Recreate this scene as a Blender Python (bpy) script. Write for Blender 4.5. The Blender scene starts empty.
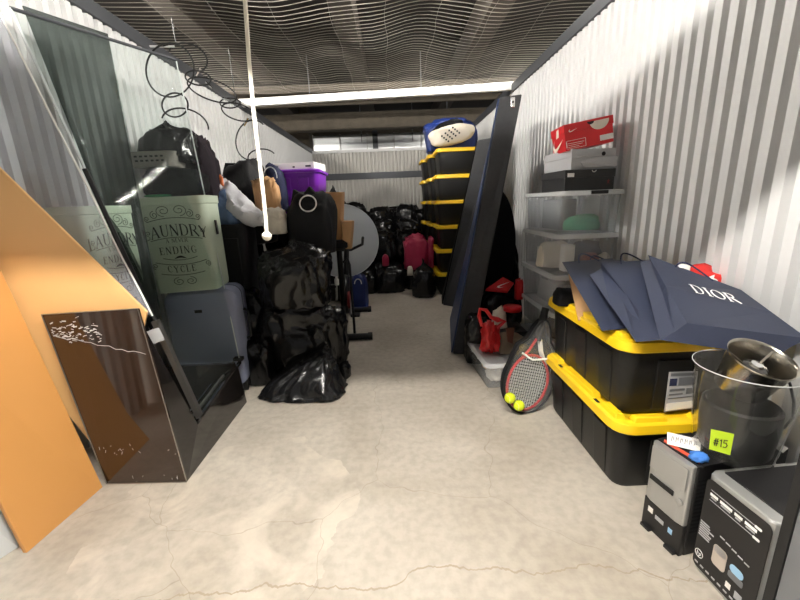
import bpy, bmesh, math, random
from mathutils import Vector, Matrix, noise, Euler

# ------------------------------------------------------------------ camera
scene = bpy.context.scene
F = 380.0                                   # focal length in pixels of the 800x600 frame
H = 1.25                                    # eye height
ROLL = math.radians(2.25)
VPX, VPY = 391.0, 203.0                     # vanishing point of the unit's long axis
_c, _s = math.cos(ROLL), math.sin(ROLL)
_u = (VPX-400)*_c-(VPY-300)*_s
_v = (VPX-400)*_s+(VPY-300)*_c
_pitch = math.atan2(-_v, F)
_yaw = math.atan2(_u, math.hypot(F, _v))
FW = Vector((-math.sin(_yaw)*math.cos(_pitch), math.cos(_yaw)*math.cos(_pitch), -math.sin(_pitch)))
_r0 = Vector((math.cos(_yaw), math.sin(_yaw), 0)); _u0 = _r0.cross(FW)
CR = _r0*_c-_u0*_s; CU = _r0*_s+_u0*_c
CO = Vector((0, 0, H))
camd = bpy.data.cameras.new('camera'); camo = bpy.data.objects.new('camera', camd)
scene.collection.objects.link(camo); scene.camera = camo
camd.sensor_width = 36; camd.lens = F/800*36; camd.clip_start = .02
camo.matrix_world = Matrix(((CR.x, CU.x, -FW.x, CO.x), (CR.y, CU.y, -FW.y, CO.y), (CR.z, CU.z, -FW.z, CO.z), (0, 0, 0, 1)))
def at(x, y, axis, val):                    # point of the photograph at a known distance / height
    d = CR*(x-400)-CU*(y-300)+FW*F
    return CO+d*((val-CO[axis])/d[axis])
def pxm(p): return (Vector(p)-CO).dot(FW)/F # metres per pixel at p

# ------------------------------------------------------------------ world and exposure
w = bpy.data.worlds.new('world'); scene.world = w; w.use_nodes = True
bg = w.node_tree.nodes['Background']; bg.inputs[0].default_value = (1.0, .97, .93, 1); bg.inputs[1].default_value = .25
vs = scene.view_settings
vs.view_transform = 'Standard'; vs.look = 'None'; vs.exposure = 0.45; vs.gamma = 1.0; vs.use_curve_mapping = False
LAMP = 760.0        # the strip light over the door
FAR_LAMP = 10.0
FILL_LAMP = 66.0     # unseen strip added above the mesh to brighten the mid floor
SIDE_LAMP = 500.0   # strip lights of the aisles left and right, shining in over the walls     # strip lights of the neighbouring aisles

# ------------------------------------------------------------------ helpers
COL = scene.collection
def lin(c):
    return tuple(((x/12.92) if x <= .04045 else ((x+.055)/1.055)**2.4) for x in c)
def rgb(r, g, b): return lin((r/255, g/255, b/255))
MATS = {}
def mat(name, col, rough=.5, metal=0., var=0., vscale=6., bump=0., bscale=30., bdet=4., spec=.5, coat=0., emis=None, sheen=0., ridged=False):
    m = bpy.data.materials.new(name); m.use_nodes = True; nt = m.node_tree
    b = nt.nodes['Principled BSDF']
    b.inputs['Base Color'].default_value = (*col, 1); b.inputs['Roughness'].default_value = rough
    b.inputs['Metallic'].default_value = metal; b.inputs['Specular IOR Level'].default_value = spec
    b.inputs['Coat Weight'].default_value = coat
    b.inputs['Sheen Weight'].default_value = sheen
    tc = nt.nodes.new('ShaderNodeTexCoord')
    if var:
        n = nt.nodes.new('ShaderNodeTexNoise'); n.inputs['Scale'].default_value = vscale; n.inputs['Detail'].default_value = 5
        r = nt.nodes.new('ShaderNodeMixRGB'); r.inputs[1].default_value = (*[c*(1-var) for c in col], 1); r.inputs[2].default_value = (*[min(1, c*(1+var)) for c in col], 1)
        nt.links.new(tc.outputs['Object'], n.inputs['Vector']); nt.links.new(n.outputs['Fac'], r.inputs[0]); nt.links.new(r.outputs[0], b.inputs['Base Color'])
    if bump:
        n = nt.nodes.new('ShaderNodeTexNoise'); n.inputs['Scale'].default_value = bscale; n.inputs['Detail'].default_value = bdet; n.inputs['Distortion'].default_value = .6
        if ridged: n.noise_type = 'RIDGED_MULTIFRACTAL'; n.inputs['Distortion'].default_value = 1.2; n.inputs['Roughness'].default_value = .5
        bp = nt.nodes.new('ShaderNodeBump'); bp.inputs['Strength'].default_value = bump; bp.inputs['Distance'].default_value = .02
        nt.links.new(tc.outputs['Object'], n.inputs['Vector']); nt.links.new(n.outputs['Fac'], bp.inputs['Height']); nt.links.new(bp.outputs[0], b.inputs['Normal'])
    if emis:
        b.inputs['Emission Color'].default_value = (*emis[0], 1); b.inputs['Emission Strength'].default_value = emis[1]
    MATS[name] = m; return m
def clear(name, tint, body, fac, rough=.1, gloss=.5, rscale=0):
    m = bpy.data.materials.new(name); m.use_nodes = True; nt = m.node_tree; nt.nodes.clear()
    o = nt.nodes.new('ShaderNodeOutputMaterial'); t = nt.nodes.new('ShaderNodeBsdfTransparent'); t.inputs[0].default_value = (*tint, 1)
    p = nt.nodes.new('ShaderNodeBsdfPrincipled'); p.inputs['Base Color'].default_value = (*body, 1); p.inputs['Roughness'].default_value = .4
    g = nt.nodes.new('ShaderNodeBsdfGlossy'); g.inputs['Roughness'].default_value = rough
    if rscale:
        tc = nt.nodes.new('ShaderNodeTexCoord'); n = nt.nodes.new('ShaderNodeTexNoise'); n.inputs['Scale'].default_value = rscale
        bp = nt.nodes.new('ShaderNodeBump'); bp.inputs['Strength'].default_value = .25; bp.inputs['Distance'].default_value = .01
        nt.links.new(tc.outputs['Object'], n.inputs['Vector']); nt.links.new(n.outputs['Fac'], bp.inputs['Height']); nt.links.new(bp.outputs[0], g.inputs['Normal'])
    a = nt.nodes.new('ShaderNodeMixShader'); a.inputs[0].default_value = fac
    fr = nt.nodes.new('ShaderNodeFresnel'); fr.inputs[0].default_value = 1.45
    mm = nt.nodes.new('ShaderNodeMath'); mm.operation = 'MULTIPLY'; mm.inputs[1].default_value = gloss
    gm = nt.nodes.new('ShaderNodeNewGeometry'); iv = nt.nodes.new('ShaderNodeMath'); iv.operation = 'SUBTRACT'; iv.inputs[0].default_value = 1; nt.links.new(gm.outputs['Backfacing'], iv.inputs[1])
    m2 = nt.nodes.new('ShaderNodeMath'); m2.operation = 'MULTIPLY'; nt.links.new(mm.outputs[0], m2.inputs[0]); nt.links.new(iv.outputs[0], m2.inputs[1])
    c = nt.nodes.new('ShaderNodeMixShader')
    nt.links.new(t.outputs[0], a.inputs[1]); nt.links.new(p.outputs[0], a.inputs[2])
    nt.links.new(fr.outputs[0], mm.inputs[0]); nt.links.new(m2.outputs[0], c.inputs[0])
    nt.links.new(a.outputs[0], c.inputs[1]); nt.links.new(g.outputs[0], c.inputs[2]); nt.links.new(c.outputs[0], o.inputs[0])
    MATS[name] = m; return m

def rrect(wd, dp, r, z, n=4, cx=0, cy=0):
    pts = []
    for (sx, sy, a0) in ((1, 1, 0), (-1, 1, 90), (-1, -1, 180), (1, -1, 270)):
        for k in range(n+1):
            a = math.radians(a0+90*k/n)
            pts.append(Vector((cx+sx*(wd/2-r)+r*math.cos(a), cy+sy*(dp/2-r)+r*math.sin(a), z)))
    return pts
class MB:
    def __init__(s): s.v = []; s.f = []
    def add(s, vs_, fs):
        o = len(s.v); s.v += [Vector(p) for p in vs_]; s.f += [tuple(i+o for i in f) for f in fs]; return s
    def hexa(s, p):                       # 0-3 bottom loop, 4-7 top loop
        return s.add(p, [(3, 2, 1, 0), (4, 5, 6, 7), (0, 1, 5, 4), (1, 2, 6, 5), (2, 3, 7, 6), (3, 0, 4, 7)])
    def box(s, c, d, M=None):
        x, y, z = d[0]/2, d[1]/2, d[2]/2; c = Vector(c)
        ps = [Vector(q) for q in ((-x, -y, -z), (x, -y, -z), (x, y, -z), (-x, y, -z), (-x, -y, z), (x, -y, z), (x, y, z), (-x, y, z))]
        return s.hexa([(M @ q if M else q)+c for q in ps])
    def b2(s, x0, x1, y0, y1, z0, z1): return s.box(((x0+x1)/2, (y0+y1)/2, (z0+z1)/2), (x1-x0, y1-y0, z1-z0))
    def loft(s, rings, cap0=True, cap1=True, closed=True):
        n = len(rings[0]); o = len(s.v)
        for r in rings: s.v += [Vector(p) for p in r]
        for i in range(len(rings)-1):
            for k in range(n if closed else n-1):
                k2 = (k+1) % n
                s.f.append((o+i*n+k, o+i*n+k2, o+(i+1)*n+k2, o+(i+1)*n+k))
        if cap0: s.f.append(tuple(o+k for k in reversed(range(n))))
        if cap1: s.f.append(tuple(o+(len(rings)-1)*n+k for k in range(n)))
        return s
    def tube(s, pts, r, n=8, closed=False):
        pts = [Vector(p) for p in pts]; N = len(pts); rings = []; up = None
        for i in range(N):
            a = pts[(i-1) % N] if (closed or i > 0) else pts[0]
            b = pts[(i+1) % N] if (closed or i < N-1) else pts[-1]
            t = (b-a).normalized()
            if up is None: up = t.orthogonal().normalized()
            up = (up-t*up.dot(t)).normalized(); sd = t.cross(up)
            rr = r[i] if isinstance(r, (list, tuple)) else r
            rings.append([pts[i]+(up*math.cos(2*math.pi*k/n)+sd*math.sin(2*math.pi*k/n))*rr for k in range(n)])
        if closed: rings.append(rings[0]); return s.loft(rings, False, False)
        return s.loft(rings)
    def lathe(s, prof, n=32, c=(0, 0, 0), M=None, cap0=True, cap1=True):
        c = Vector(c); rings = []
        for (r, z) in prof:
            ring = [Vector((r*math.cos(2*math.pi*k/n), r*math.sin(2*math.pi*k/n), z)) for k in range(n)]
            rings.append([(M @ q if M else q)+c for q in ring])
        return s.loft(rings, cap0, cap1)
    def ribbon(s, pts, wd, nrm, th=.0008):   # flat stroke on a surface
        pts = [Vector(p) for p in pts]; nrm = Vector(nrm).normalized(); L = []
        for i, p in enumerate(pts):
            t = (pts[min(i+1, len(pts)-1)]-pts[max(i-1, 0)]).normalized(); sd = t.cross(nrm)
            ww = wd[i] if isinstance(wd, (list, tuple)) else wd
            L.append([p+sd*ww/2, p-sd*ww/2, p-sd*ww/2+nrm*th, p+sd*ww/2+nrm*th])
        return s.loft(L)
    def slab(s, poly, nrm, th):              # polygon given thickness along nrm
        nrm = Vector(nrm).normalized()*th; a = [Vector(p) for p in poly]
        return s.loft([a, [p+nrm for p in a]])
    def build(s, name, m, parent=None, smooth=False, bevel=0, seg=2, world=False, sub=0):
        me = bpy.data.meshes.new(name); off = parent.location if (world and parent) else Vector((0, 0, 0))
        me.from_pydata([tuple(v-off) for v in s.v], [], s.f)
        bm = bmesh.new(); bm.from_mesh(me); bmesh.ops.recalc_face_normals(bm, faces=bm.faces); bm.to_mesh(me); bm.free()
        me.materials.append(MATS[m] if isinstance(m, str) else m)
        if smooth:
            for p in me.polygons: p.use_smooth = True
        o = bpy.data.objects.new(name, me); COL.objects.link(o)
        if parent: o.parent = parent
        if bevel:
            b = o.modifiers.new('bevel', 'BEVEL'); b.width = bevel; b.segments = seg; b.limit_method = 'ANGLE'; b.angle_limit = math.radians(40)
        if sub:
            b = o.modifiers.new('sub', 'SUBSURF'); b.levels = sub; b.render_levels = sub
        if smooth and not sub: me.set_sharp_from_angle(angle=math.radians(42))
        return o
def tag(o, label, cat, group=None, kind=None):
    if label: o['label'] = label
    if cat: o['category'] = cat
    if group: o['group'] = group
    if kind: o['kind'] = kind
    return o
def struct(o, label, cat): return tag(o, label, cat, kind='structure')
def thing(name, label, cat, loc=(0, 0, 0), rot=(0, 0, 0), group=None):
    o = bpy.data.objects.new(name, None); COL.objects.link(o); o.location = loc; o.rotation_euler = rot; o.empty_display_size = .05
    return tag(o, label, cat, group)
def copy_tree(o, parent=None):
    c = o.copy(); COL.objects.link(c)
    if parent: c.parent = parent
    for ch in list(o.children): copy_tree(ch, c)
    return c

# ------------------------------------------------------------------ materials
mat('galv', rgb(198, 198, 198), .5, .15, var=.06, vscale=3, bump=.03, bscale=80)
mat('galv_back', rgb(176, 173, 168), .5, .3, var=.06, vscale=3)
mat('galv_dark', rgb(120, 122, 126), .5, .4, var=.1)
mat('white_paint', rgb(236, 236, 232), .45, 0, var=.03)
mat('rail_dark', rgb(70, 72, 76), .5, .5, var=.1)
mat('deck', rgb(34, 30, 27), .85, 0, var=.25, vscale=2)
mat('beam', rgb(66, 60, 54), .8, 0, var=.15, vscale=4)
mat('spray', rgb(88, 81, 71), .95, 0, var=.3, vscale=9, bump=.6, bscale=25)
mat('duct', rgb(215, 217, 218), .3, .9, var=.06, bump=.05, bscale=5)
mat('wire', rgb(150, 144, 135), .5, .2)
mat('rubber', rgb(16, 16, 17), .6)
mat('trash', (.0085, .0085, .009), .22, 0, bump=.32, bscale=7, bdet=4, spec=.38, ridged=True)
mat('trash2', (.007, .007, .008), .26, 0, bump=.3, bscale=6, bdet=4, spec=.35, ridged=True)
mat('nylon', (.010, .010, .011), .65, 0, bump=.2, bscale=60, spec=.25)
mat('black_plastic', (.008, .008, .008), .42, 0, bump=.04, bscale=120, spec=.32)
mat('black_gloss', (.012, .010, .009), .08, 0, spec=.5, coat=.4)
mat('smoke_brown', rgb(46, 30, 20), .07, 0, spec=.6, coat=.5)
mat('yellow', rgb(243, 198, 28), .4, 0, var=.04)
mat('navy_paper', rgb(46, 51, 68), .42, 0, var=.07, bump=.05, bscale=14, spec=.45)
mat('white_ink', rgb(240, 240, 238), .5)
mat('black_ink', rgb(38, 42, 40), .6)
mat('kraft', rgb(198, 154, 108), .8, 0, var=.1, bump=.25, bscale=18)
mat('red', rgb(205, 28, 34), .45, 0, var=.05)
mat('red_plastic', rgb(210, 30, 34), .3, 0, bump=.4, bscale=22)
mat('tissue_red', rgb(208, 46, 40), .8, 0, bump=.4, bscale=30)
mat('grey_card', rgb(172, 172, 174), .75, 0, var=.04)
mat('black_card', rgb(22, 21, 22), .5)
mat('white_card', rgb(235, 233, 228), .6)
mat('purple', rgb(132, 42, 190), .35, 0, var=.05)
mat('sage', rgb(172, 184, 166), .55, 0, var=.04)
mat('lavender', rgb(136, 142, 166), .42, 0, var=.08, bump=.05, bscale=40)
mat('ply', rgb(198, 142, 80), .38, 0, var=.10, vscale=1.6, bump=.02, bscale=40)
mat('ply_tan', rgb(226, 178, 118), .5, 0, var=.07, vscale=2)
mat('cream', rgb(224, 214, 198), .85, 0, var=.06, bump=.35, bscale=12)
mat('white_cloth', rgb(205, 205, 210), .85, 0, var=.06, bump=.35, bscale=14)
mat('denim', rgb(92, 116, 150), .85, 0, var=.15, bump=.3, bscale=30)
mat('navy', rgb(28, 34, 66), .85, 0, var=.15, bump=.3, bscale=20)
mat('blue', rgb(20, 40, 98), .45, 0, var=.1, bump=.2, bscale=12)
mat('plum', rgb(28, 21, 27), .8, 0, spec=.2, var=.2, bump=.4, bscale=12)
mat('pink', rgb(158, 30, 68), .5, 0, var=.1, bump=.4, bscale=15)
mat('green', rgb(30, 120, 72), .7, 0, var=.12, bump=.3, bscale=25)
mat('green_roll', rgb(62, 150, 112), .7, 0, var=.1, bump=.2, bscale=20)
mat('orange', rgb(190, 96, 40), .6)
mat('silver', rgb(178, 178, 176), .35, .6, var=.03)
mat('steel', rgb(190, 184, 174), .22, 1., bump=.02, bscale=60)
mat('chrome', rgb(215, 215, 215), .18, 1.)
mat('alu', rgb(150, 146, 140), .32, .85, var=.06)
mat('note', rgb(206, 238, 52), .6, emis=None)
mat('tape_blue', rgb(62, 120, 200), .6, 0, bump=.3, bscale=30)
mat('ball', rgb(226, 240, 40), .85, 0, bump=.3, bscale=120)
mat('string', rgb(205, 205, 200), .5)
mat('racket_red', rgb(196, 36, 40), .3, 0, coat=.4)
mat('felt', (.005, .005, .006), .85, 0, var=.3, vscale=40, spec=.15)
mat('slate', (.028, .029, .032), .7, 0, var=.3, vscale=30, bump=.15, bscale=150)
mat('navy_vinyl', rgb(30, 52, 92), .45, 0, var=.2, vscale=9)
mat('rope', rgb(232, 226, 212), .8, 0, bump=.5, bscale=120)
mat('brown_bag', rgb(120, 104, 86), .75, 0, var=.12, bump=.35, bscale=16)
mat('brown_strap', rgb(92, 48, 30), .6)
mat('pale_plastic', rgb(200, 204, 205), .35)
mat('grey_basket', rgb(120, 116, 110), .6)
mat('red_dark', rgb(120, 20, 24), .5)
mat('skyblue', rgb(150, 190, 220), .4)
mat('tan_pic', rgb(190, 178, 166), .5)
clear('glass', (.93, .96, .95), (.5, .55, .54), .012, .03, .07)
clear('dark_reflection_glass', (.45, .48, .47), (.05, .055, .05), .2, .04, .14)  # dark tint stands in for the dim corridor reflected in the pane
clear('acrylic', (.95, .96, .99), (.82, .84, .92), .14, .12, .9, 3)
clear('clear_tote', (.95, .96, .97), (.84, .88, .93), .24, .12, .8, 9)
clear('clear_lid', (.95, .95, .96), (.93, .94, .95), .50, .15, .7)
clear('clear_disc', (.9, .92, .93), (.66, .70, .71), .62, .15, .8, 14)
clear('jar_glass', (.95, .95, .94), (.6, .6, .58), .02, .03, 1.3)
clear('clear_wrap', (.97, .97, .97), (.9, .9, .9), .05, .08, 1.4, 30)

# concrete floor: blotches, fine scratches and the long crack near the door
def concrete():
    m = bpy.data.materials.new('concrete'); m.use_nodes = True; nt = m.node_tree; N = nt.nodes; L = nt.links
    b = N['Principled BSDF']; b.inputs['Roughness'].default_value = .55
    tc = N.new('ShaderNodeTexCoord')
    def nz(scale, det, dist=0):
        n = N.new('ShaderNodeTexNoise'); n.inputs['Scale'].default_value = scale; n.inputs['Detail'].default_value = det; n.inputs['Distortion'].default_value = dist
        L.new(tc.outputs['Object'], n.inputs['Vector']); return n
    def ramp(src, stops):
        r = N.new('ShaderNodeValToRGB'); e = r.color_ramp.elements
        e[0].position, e[0].color = stops[0][0], (*stops[0][1], 1); e[1].position, e[1].color = stops[-1][0], (*stops[-1][1], 1)
        for p, c in stops[1:-1]: q = e.new(p); q.color = (*c, 1)
        L.new(src, r.inputs[0]); return r
    base = ramp(nz(1.6, 8, .5).outputs['Fac'], [(.3, rgb(164, 154, 140)), (.5, rgb(180, 171, 158)), (.66, rgb(193, 185, 172))])
    fine = ramp(nz(26, 8).outputs['Fac'], [(.35, (.86, .86, .86)), (.6, (1, 1, 1))])
    patch = ramp(nz(3.1, 10, 1.2).outputs['Fac'], [(.46, (0, 0, 0)), (.62, (1, 1, 1))])
    m1 = N.new('ShaderNodeMixRGB'); m1.blend_type = 'MULTIPLY'; m1.inputs[0].default_value = 1; L.new(base.outputs[0], m1.inputs[1]); L.new(fine.outputs[0], m1.inputs[2])
    # worn pale skim coat in front of the black cabinet
    sx = N.new('ShaderNodeSeparateXYZ'); L.new(tc.outputs['Object'], sx.inputs[0])
    def math_(op, a, bv, c=None):
        n = N.new('ShaderNodeMath'); n.operation = op
        for i, q in enumerate((a, bv, c)):
            if q is None: continue
            if isinstance(q, (int, float)): n.inputs[i].default_value = q
            else: L.new(q, n.inputs[i])
        return n.outputs[0]
    dx = math_('ADD', sx.outputs[0], .75); dy = math_('ADD', sx.outputs[1], -1.35)
    d2 = math_('ADD', math_('MULTIPLY', dx, dx), math_('MULTIPLY', dy, dy))
    near = math_('LESS_THAN', math_('ADD', d2, math_('MULTIPLY', nz(2.2, 6).outputs['Fac'], .5)), .52)
    m2 = N.new('ShaderNodeMixRGB'); m2.inputs[2].default_value = (*rgb(212, 202, 186), 1)
    L.new(math_('MULTIPLY', math_('MULTIPLY', near, patch.outputs[0]), .5), m2.inputs[0]); L.new(m1.outputs[0], m2.inputs[1])
    # crack: a wandering line across the doorway
    nx = N.new('ShaderNodeTexNoise'); nx.noise_dimensions = '1D'; nx.inputs['Scale'].default_value = 2.4; nx.inputs['Detail'].default_value = 6; nx.inputs['Roughness'].default_value = .55
    L.new(sx.outputs[0], nx.inputs['W'])
    yc = math_('ADD', math_('MULTIPLY', math_('ADD', nx.outputs['Fac'], -.5), .26), 1.035)
    yc = math_('SUBTRACT', yc, math_('MULTIPLY', math_('MULTIPLY', sx.outputs[0], sx.outputs[0]), .06))
    dist = math_('ABSOLUTE', math_('SUBTRACT', sx.outputs[1], yc), 0)
    wd = math_('MULTIPLY', nz(14, 3).outputs['Fac'], .0065)
    crack = math_('LESS_THAN', dist, wd)
    m3 = N.new('ShaderNodeMixRGB'); m3.inputs[2].default_value = (*rgb(150, 136, 116), 1)
    L.new(math_('MULTIPLY', crack, .8), m3.inputs[0]); L.new(m2.outputs[0], m3.inputs[1]); L.new(m3.outputs[0], b.inputs['Base Color'])
    # scratches
    v = N.new('ShaderNodeTexVoronoi'); v.feature = 'DISTANCE_TO_EDGE'; v.inputs['Scale'].default_value = 1.7
    nd = nz(1.5, 4); mp = N.new('ShaderNodeMixRGB'); mp.inputs[0].default_value = .35; L.new(tc.outputs['Object'], mp.inputs[1]); L.new(nd.outputs['Color'], mp.inputs[2]); L.new(mp.outputs[0], v.inputs['Vector'])
    sc = math_('LESS_THAN', v.outputs['Distance'], .0016)
    m4 = N.new('ShaderNodeMixRGB'); m4.blend_type = 'MULTIPLY'; m4.inputs[2].default_value = (.82, .8, .77, 1); L.new(sc, m4.inputs[0]); L.new(m3.outputs[0], m4.inputs[1]); L.new(m4.outputs[0], b.inputs['Base Color'])
    bp = N.new('ShaderNodeBump'); bp.inputs['Strength'].default_value = .15; bp.inputs['Distance'].default_value = .01
    L.new(nz(40, 6).outputs['Fac'], bp.inputs['Height']); L.new(bp.outputs[0], b.inputs['Normal'])
    MATS['concrete'] = m
concrete()

# ------------------------------------------------------------------ the setting
XL, XR, YB, YF, ZT = -1.76, 1.44, 9.15, .72, 2.42
struct(MB().b2(-6, 6, -3.2, 13, -.1, 0).build('floor', 'concrete'), 'scuffed pale concrete floor with a wandering crack by the door', 'floor')
def corrugated(name, p0, p1, z0, z1, inward, label, pitch=.081, depth=.034, m_='galv'):
    p0 = Vector(p0); p1 = Vector(p1); d = (p1-p0); L = d.length; d.normalize(); inward = Vector(inward); pts = []; t = 0
    prof = ((0, 1), (.52, 1), (.66, 0), (.86, 0), (1.0, 1))
    while t < L:
        for a, h in prof[:-1]:
            if t+a*pitch <= L: pts.append(p0+d*(t+a*pitch)+inward*(depth*h))
        t += pitch
    m = MB(); n = len(pts)
    m.add([(p.x, p.y, z0) for p in pts]+[(p.x, p.y, z1) for p in pts], [(i, i+1, n+i+1, n+i) for i in range(n-1)])
    return struct(m.build(name, m_), label, 'wall')
corrugated('wall_right', (XR, YF+.02, 0), (XR, YB, 0), 0, ZT, (-1, 0, 0), 'right wall of white corrugated metal beside the stacked totes')
corrugated('wall_left', (XL, YF+.02, 0), (XL, YB, 0), 0, ZT, (1, 0, 0), 'left wall of white corrugated metal behind the glass panels')
wb = corrugated('wall_back', (XL, YB, 0), (XR, YB, 0), 0, ZT, (0, -1, 0), 'back wall of dull grey corrugated metal behind the bag heap', m_='galv_back')
MB().b2(XL, XR, YB-.045, YB-.022, 1.80, 1.94).build('girt', 'rail_dark', wb)
MB().b2(XL, XR, YB-.05, YB+.02, 2.38, 2.44).build('top_rail', 'galv', wb)
def rails(name, x, s, label):
    o = struct(MB().b2(x-.05, x+.05, YF, YB, ZT-.03, ZT+.06).build(name, 'rail_dark', bevel=.004), label, 'rail'); return o
rails('trim_1', XR-.0, -1, 'dark steel rail along the top of the right wall')
rails('trim_2', XL+.0, 1, 'dark steel rail along the top of the left wall')
# front wall with the door opening (behind and beside the camera's view)
DX0, DX1, DZ = -1.28, .965, 2.03
wf = struct(MB().b2(DX0-.5, DX1+.5, .70, .76, DZ, 2.26).build('wall_front', 'white_paint'), 'white front wall around the roll-up door opening', 'wall')
MB().b2(DX1, DX1+.5, .60, .70, 0, DZ).build('door_jamb', 'white_paint', wf)
MB().b2(DX0-.5, DX0, .60, .70, 0, DZ).build('door_jamb', 'white_paint', wf)
for x in (DX1, DX0-.03):
    g = MB().b2(x, x+.03, .70, .752, 0, DZ).build('door_track', 'galv_dark', wf, bevel=.003)
    MB().b2(x-.004, x+.035, .752, .776, 0, DZ).build('track_seal', 'rubber', g)
co = struct(MB().b2(-6, 6, -2.3, -2.2, 0, 3.4).build('wall_corridor', 'rail_dark'), 'grey wall on the far side of the corridor', 'wall')
# ceiling deck, long beams, sprayed cross beams
dk = struct(MB().b2(-6, 6, -3.2, 13, 3.55, 3.65).build('ceiling', 'deck'), 'dark building deck high above the wire mesh', 'ceiling')
for x in (-2.15, -.43, 1.24):
    MB().b2(x-.12, x+.12, -3, 12.9, 3.2, 3.55).build('beam', 'beam', dk)
for (y, z0, z1, d) in ((6.75, 2.98, 3.10, .3), (8.3, 2.70, 3.02, .3), (10.6, 2.75, 3.4, .4)):
    MB().b2(-5.9, 5.9, y-d/2, y+d/2, z0, z1).build('cross_beam', 'spray', dk, bevel=.05)
MB().tube([(-5.8, 7.35, 3.0), (5.8, 7.2, 3.0)], .07, 12).build('sprayed_pipe', 'spray', dk, True)
MB().b2(-2.25, -1.85, 9.6, 10, 0, 3.5).build('column', 'spray', dk)
for (x, y) in ((-1.2, 6.6), (0.55, 6.6), (-.6, 9.2), (.55, 9.2), (1.2, 8.3)):
    MB().tube([(x, y, 2.6 if y > 9 else 2.95), (x, y, 3.5)], .008, 6).build('hanger_rod', 'galv_dark', dk)
# white cross bar closing the wire mesh
bar = MB(); a, b = at(222, 106, 2, 2.44), at(516, 88, 2, 2.44)
bar.hexa([(XL, a.y-.03, 2.42), (XR, b.y-.03, 2.42), (XR, b.y+.03, 2.42), (XL, a.y+.03, 2.42), (XL, a.y-.03, 2.50), (XR, b.y-.03, 2.50), (XR, b.y+.03, 2.50), (XL, a.y+.03, 2.50)])
struct(bar.build('trim_3', 'white_paint', bevel=.004), 'white steel bar spanning the unit at the end of the mesh', 'bar')
# galvanised duct above the back wall
du = thing('air_duct', 'shiny galvanised air duct running above the back wall', 'duct', (0, 9.55, 2.45))
for i in range(6):
    x0 = -1.72+i*.62
    MB().b2(x0, x0+.605, 9.4, 9.75, 2.47, 2.80).build('duct_segment', 'duct', du, bevel=.01, world=True)
    MB().b2(x0-.012, x0+.003, 9.385, 9.765, 2.455, 2.815).build('flange', 'galv', du, world=True)
MB().b2(-.36, -.24, 9.33, 9.37, 2.44, 2.86).build('bracket', 'rail_dark', du, world=True)
# wire mesh overhead: wavy cross wires, a few length wires
random.seed(4)
wm = thing('wire_mesh', 'wavy wire security mesh strung across the top of the unit', 'wire mesh', (0, 2.6, ZT))
yend = b.y-.05; m = MB(); y = .85; k = 0
while y < yend:
    pts = []
    for i in range(41):
        x = XL+.02+(XR-XL-.04)*i/40
        e = math.sin(math.pi*i/40)
        pts.append((x, y+.045*noise.noise(Vector((x*2.2, y*.9, 1.)))*e+.006*noise.noise(Vector((x*7, y*3, 2))), ZT+.055-.03*e+e*.09*noise.noise(Vector((x*1.9, y*.9, 5)))))
    m.tube(pts, .0016+.0014*random.random(), 4); y += .052; k += 1
mo = m.build('cross_wires', 'wire', wm, world=True); mo['kind'] = 'stuff'
m = MB()
for i in range(1, 9):
    x = XL+(XR-XL)*i/9
    m.tube([(x+.01*math.sin(q*1.3), .85+(yend-.85)*q/24, ZT+.055-.03*math.sin(math.pi*i/9)+math.sin(math.pi*i/9)*.05*noise.noise(Vector((x*1.7, (.85+(yend-.85)*q/24)*.8, 5)))) for q in range(25)], .0011, 3)
mo = m.build('length_wires', 'wire', wm, world=True); mo['kind'] = 'stuff'

# strip lights: over the door, of the neighbouring aisles, and added fill strips
def strip(loc, rz, ln, power, label, r=.032):
    t = thing('strip_light', label, 'light', loc, (0, 0, rz), 'ceiling strip lights')
    MB().box((0, 0, .06), (ln+.06, .13, .05)).build('housing', 'white_paint', t, bevel=.005)
    mm = mat('tube_%d' % len(MATS), (1, 1, 1), emis=((1.0, .955, .88), power))
    MB().tube([(-ln/2, 0, 0), (ln/2, 0, 0)], r, 12).build('tube', mm, t, True)
strip((-.15, .42, 2.335), 0, 1.25, LAMP, 'white strip light in the corridor above the door opening', .013)
for x in (-2.9, 2.6): strip((x, .42, 2.335), 0, 1.25, LAMP, 'added unseen fill strip along the corridor, %s of the door' % ('left' if x < 0 else 'right'), .013)  # two strips out of view, added as fill for the front of the unit
strip((-3.0, 3.5, 3.12), math.pi/2, 1.5, SIDE_LAMP, 'strip light of the aisle left of the unit')
strip((2.65, 3.5, 3.12), math.pi/2, 1.5, SIDE_LAMP, 'strip light of the aisle right of the unit')
strip((.4, 4.2, 3.4), 0, 1.2, FILL_LAMP, 'added unseen fill strip under the deck above the middle of the wire mesh')
strip((-1.2, 11.8, 2.5), 0, 2.4, FAR_LAMP, 'strip light of the aisle behind the back wall')

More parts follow.
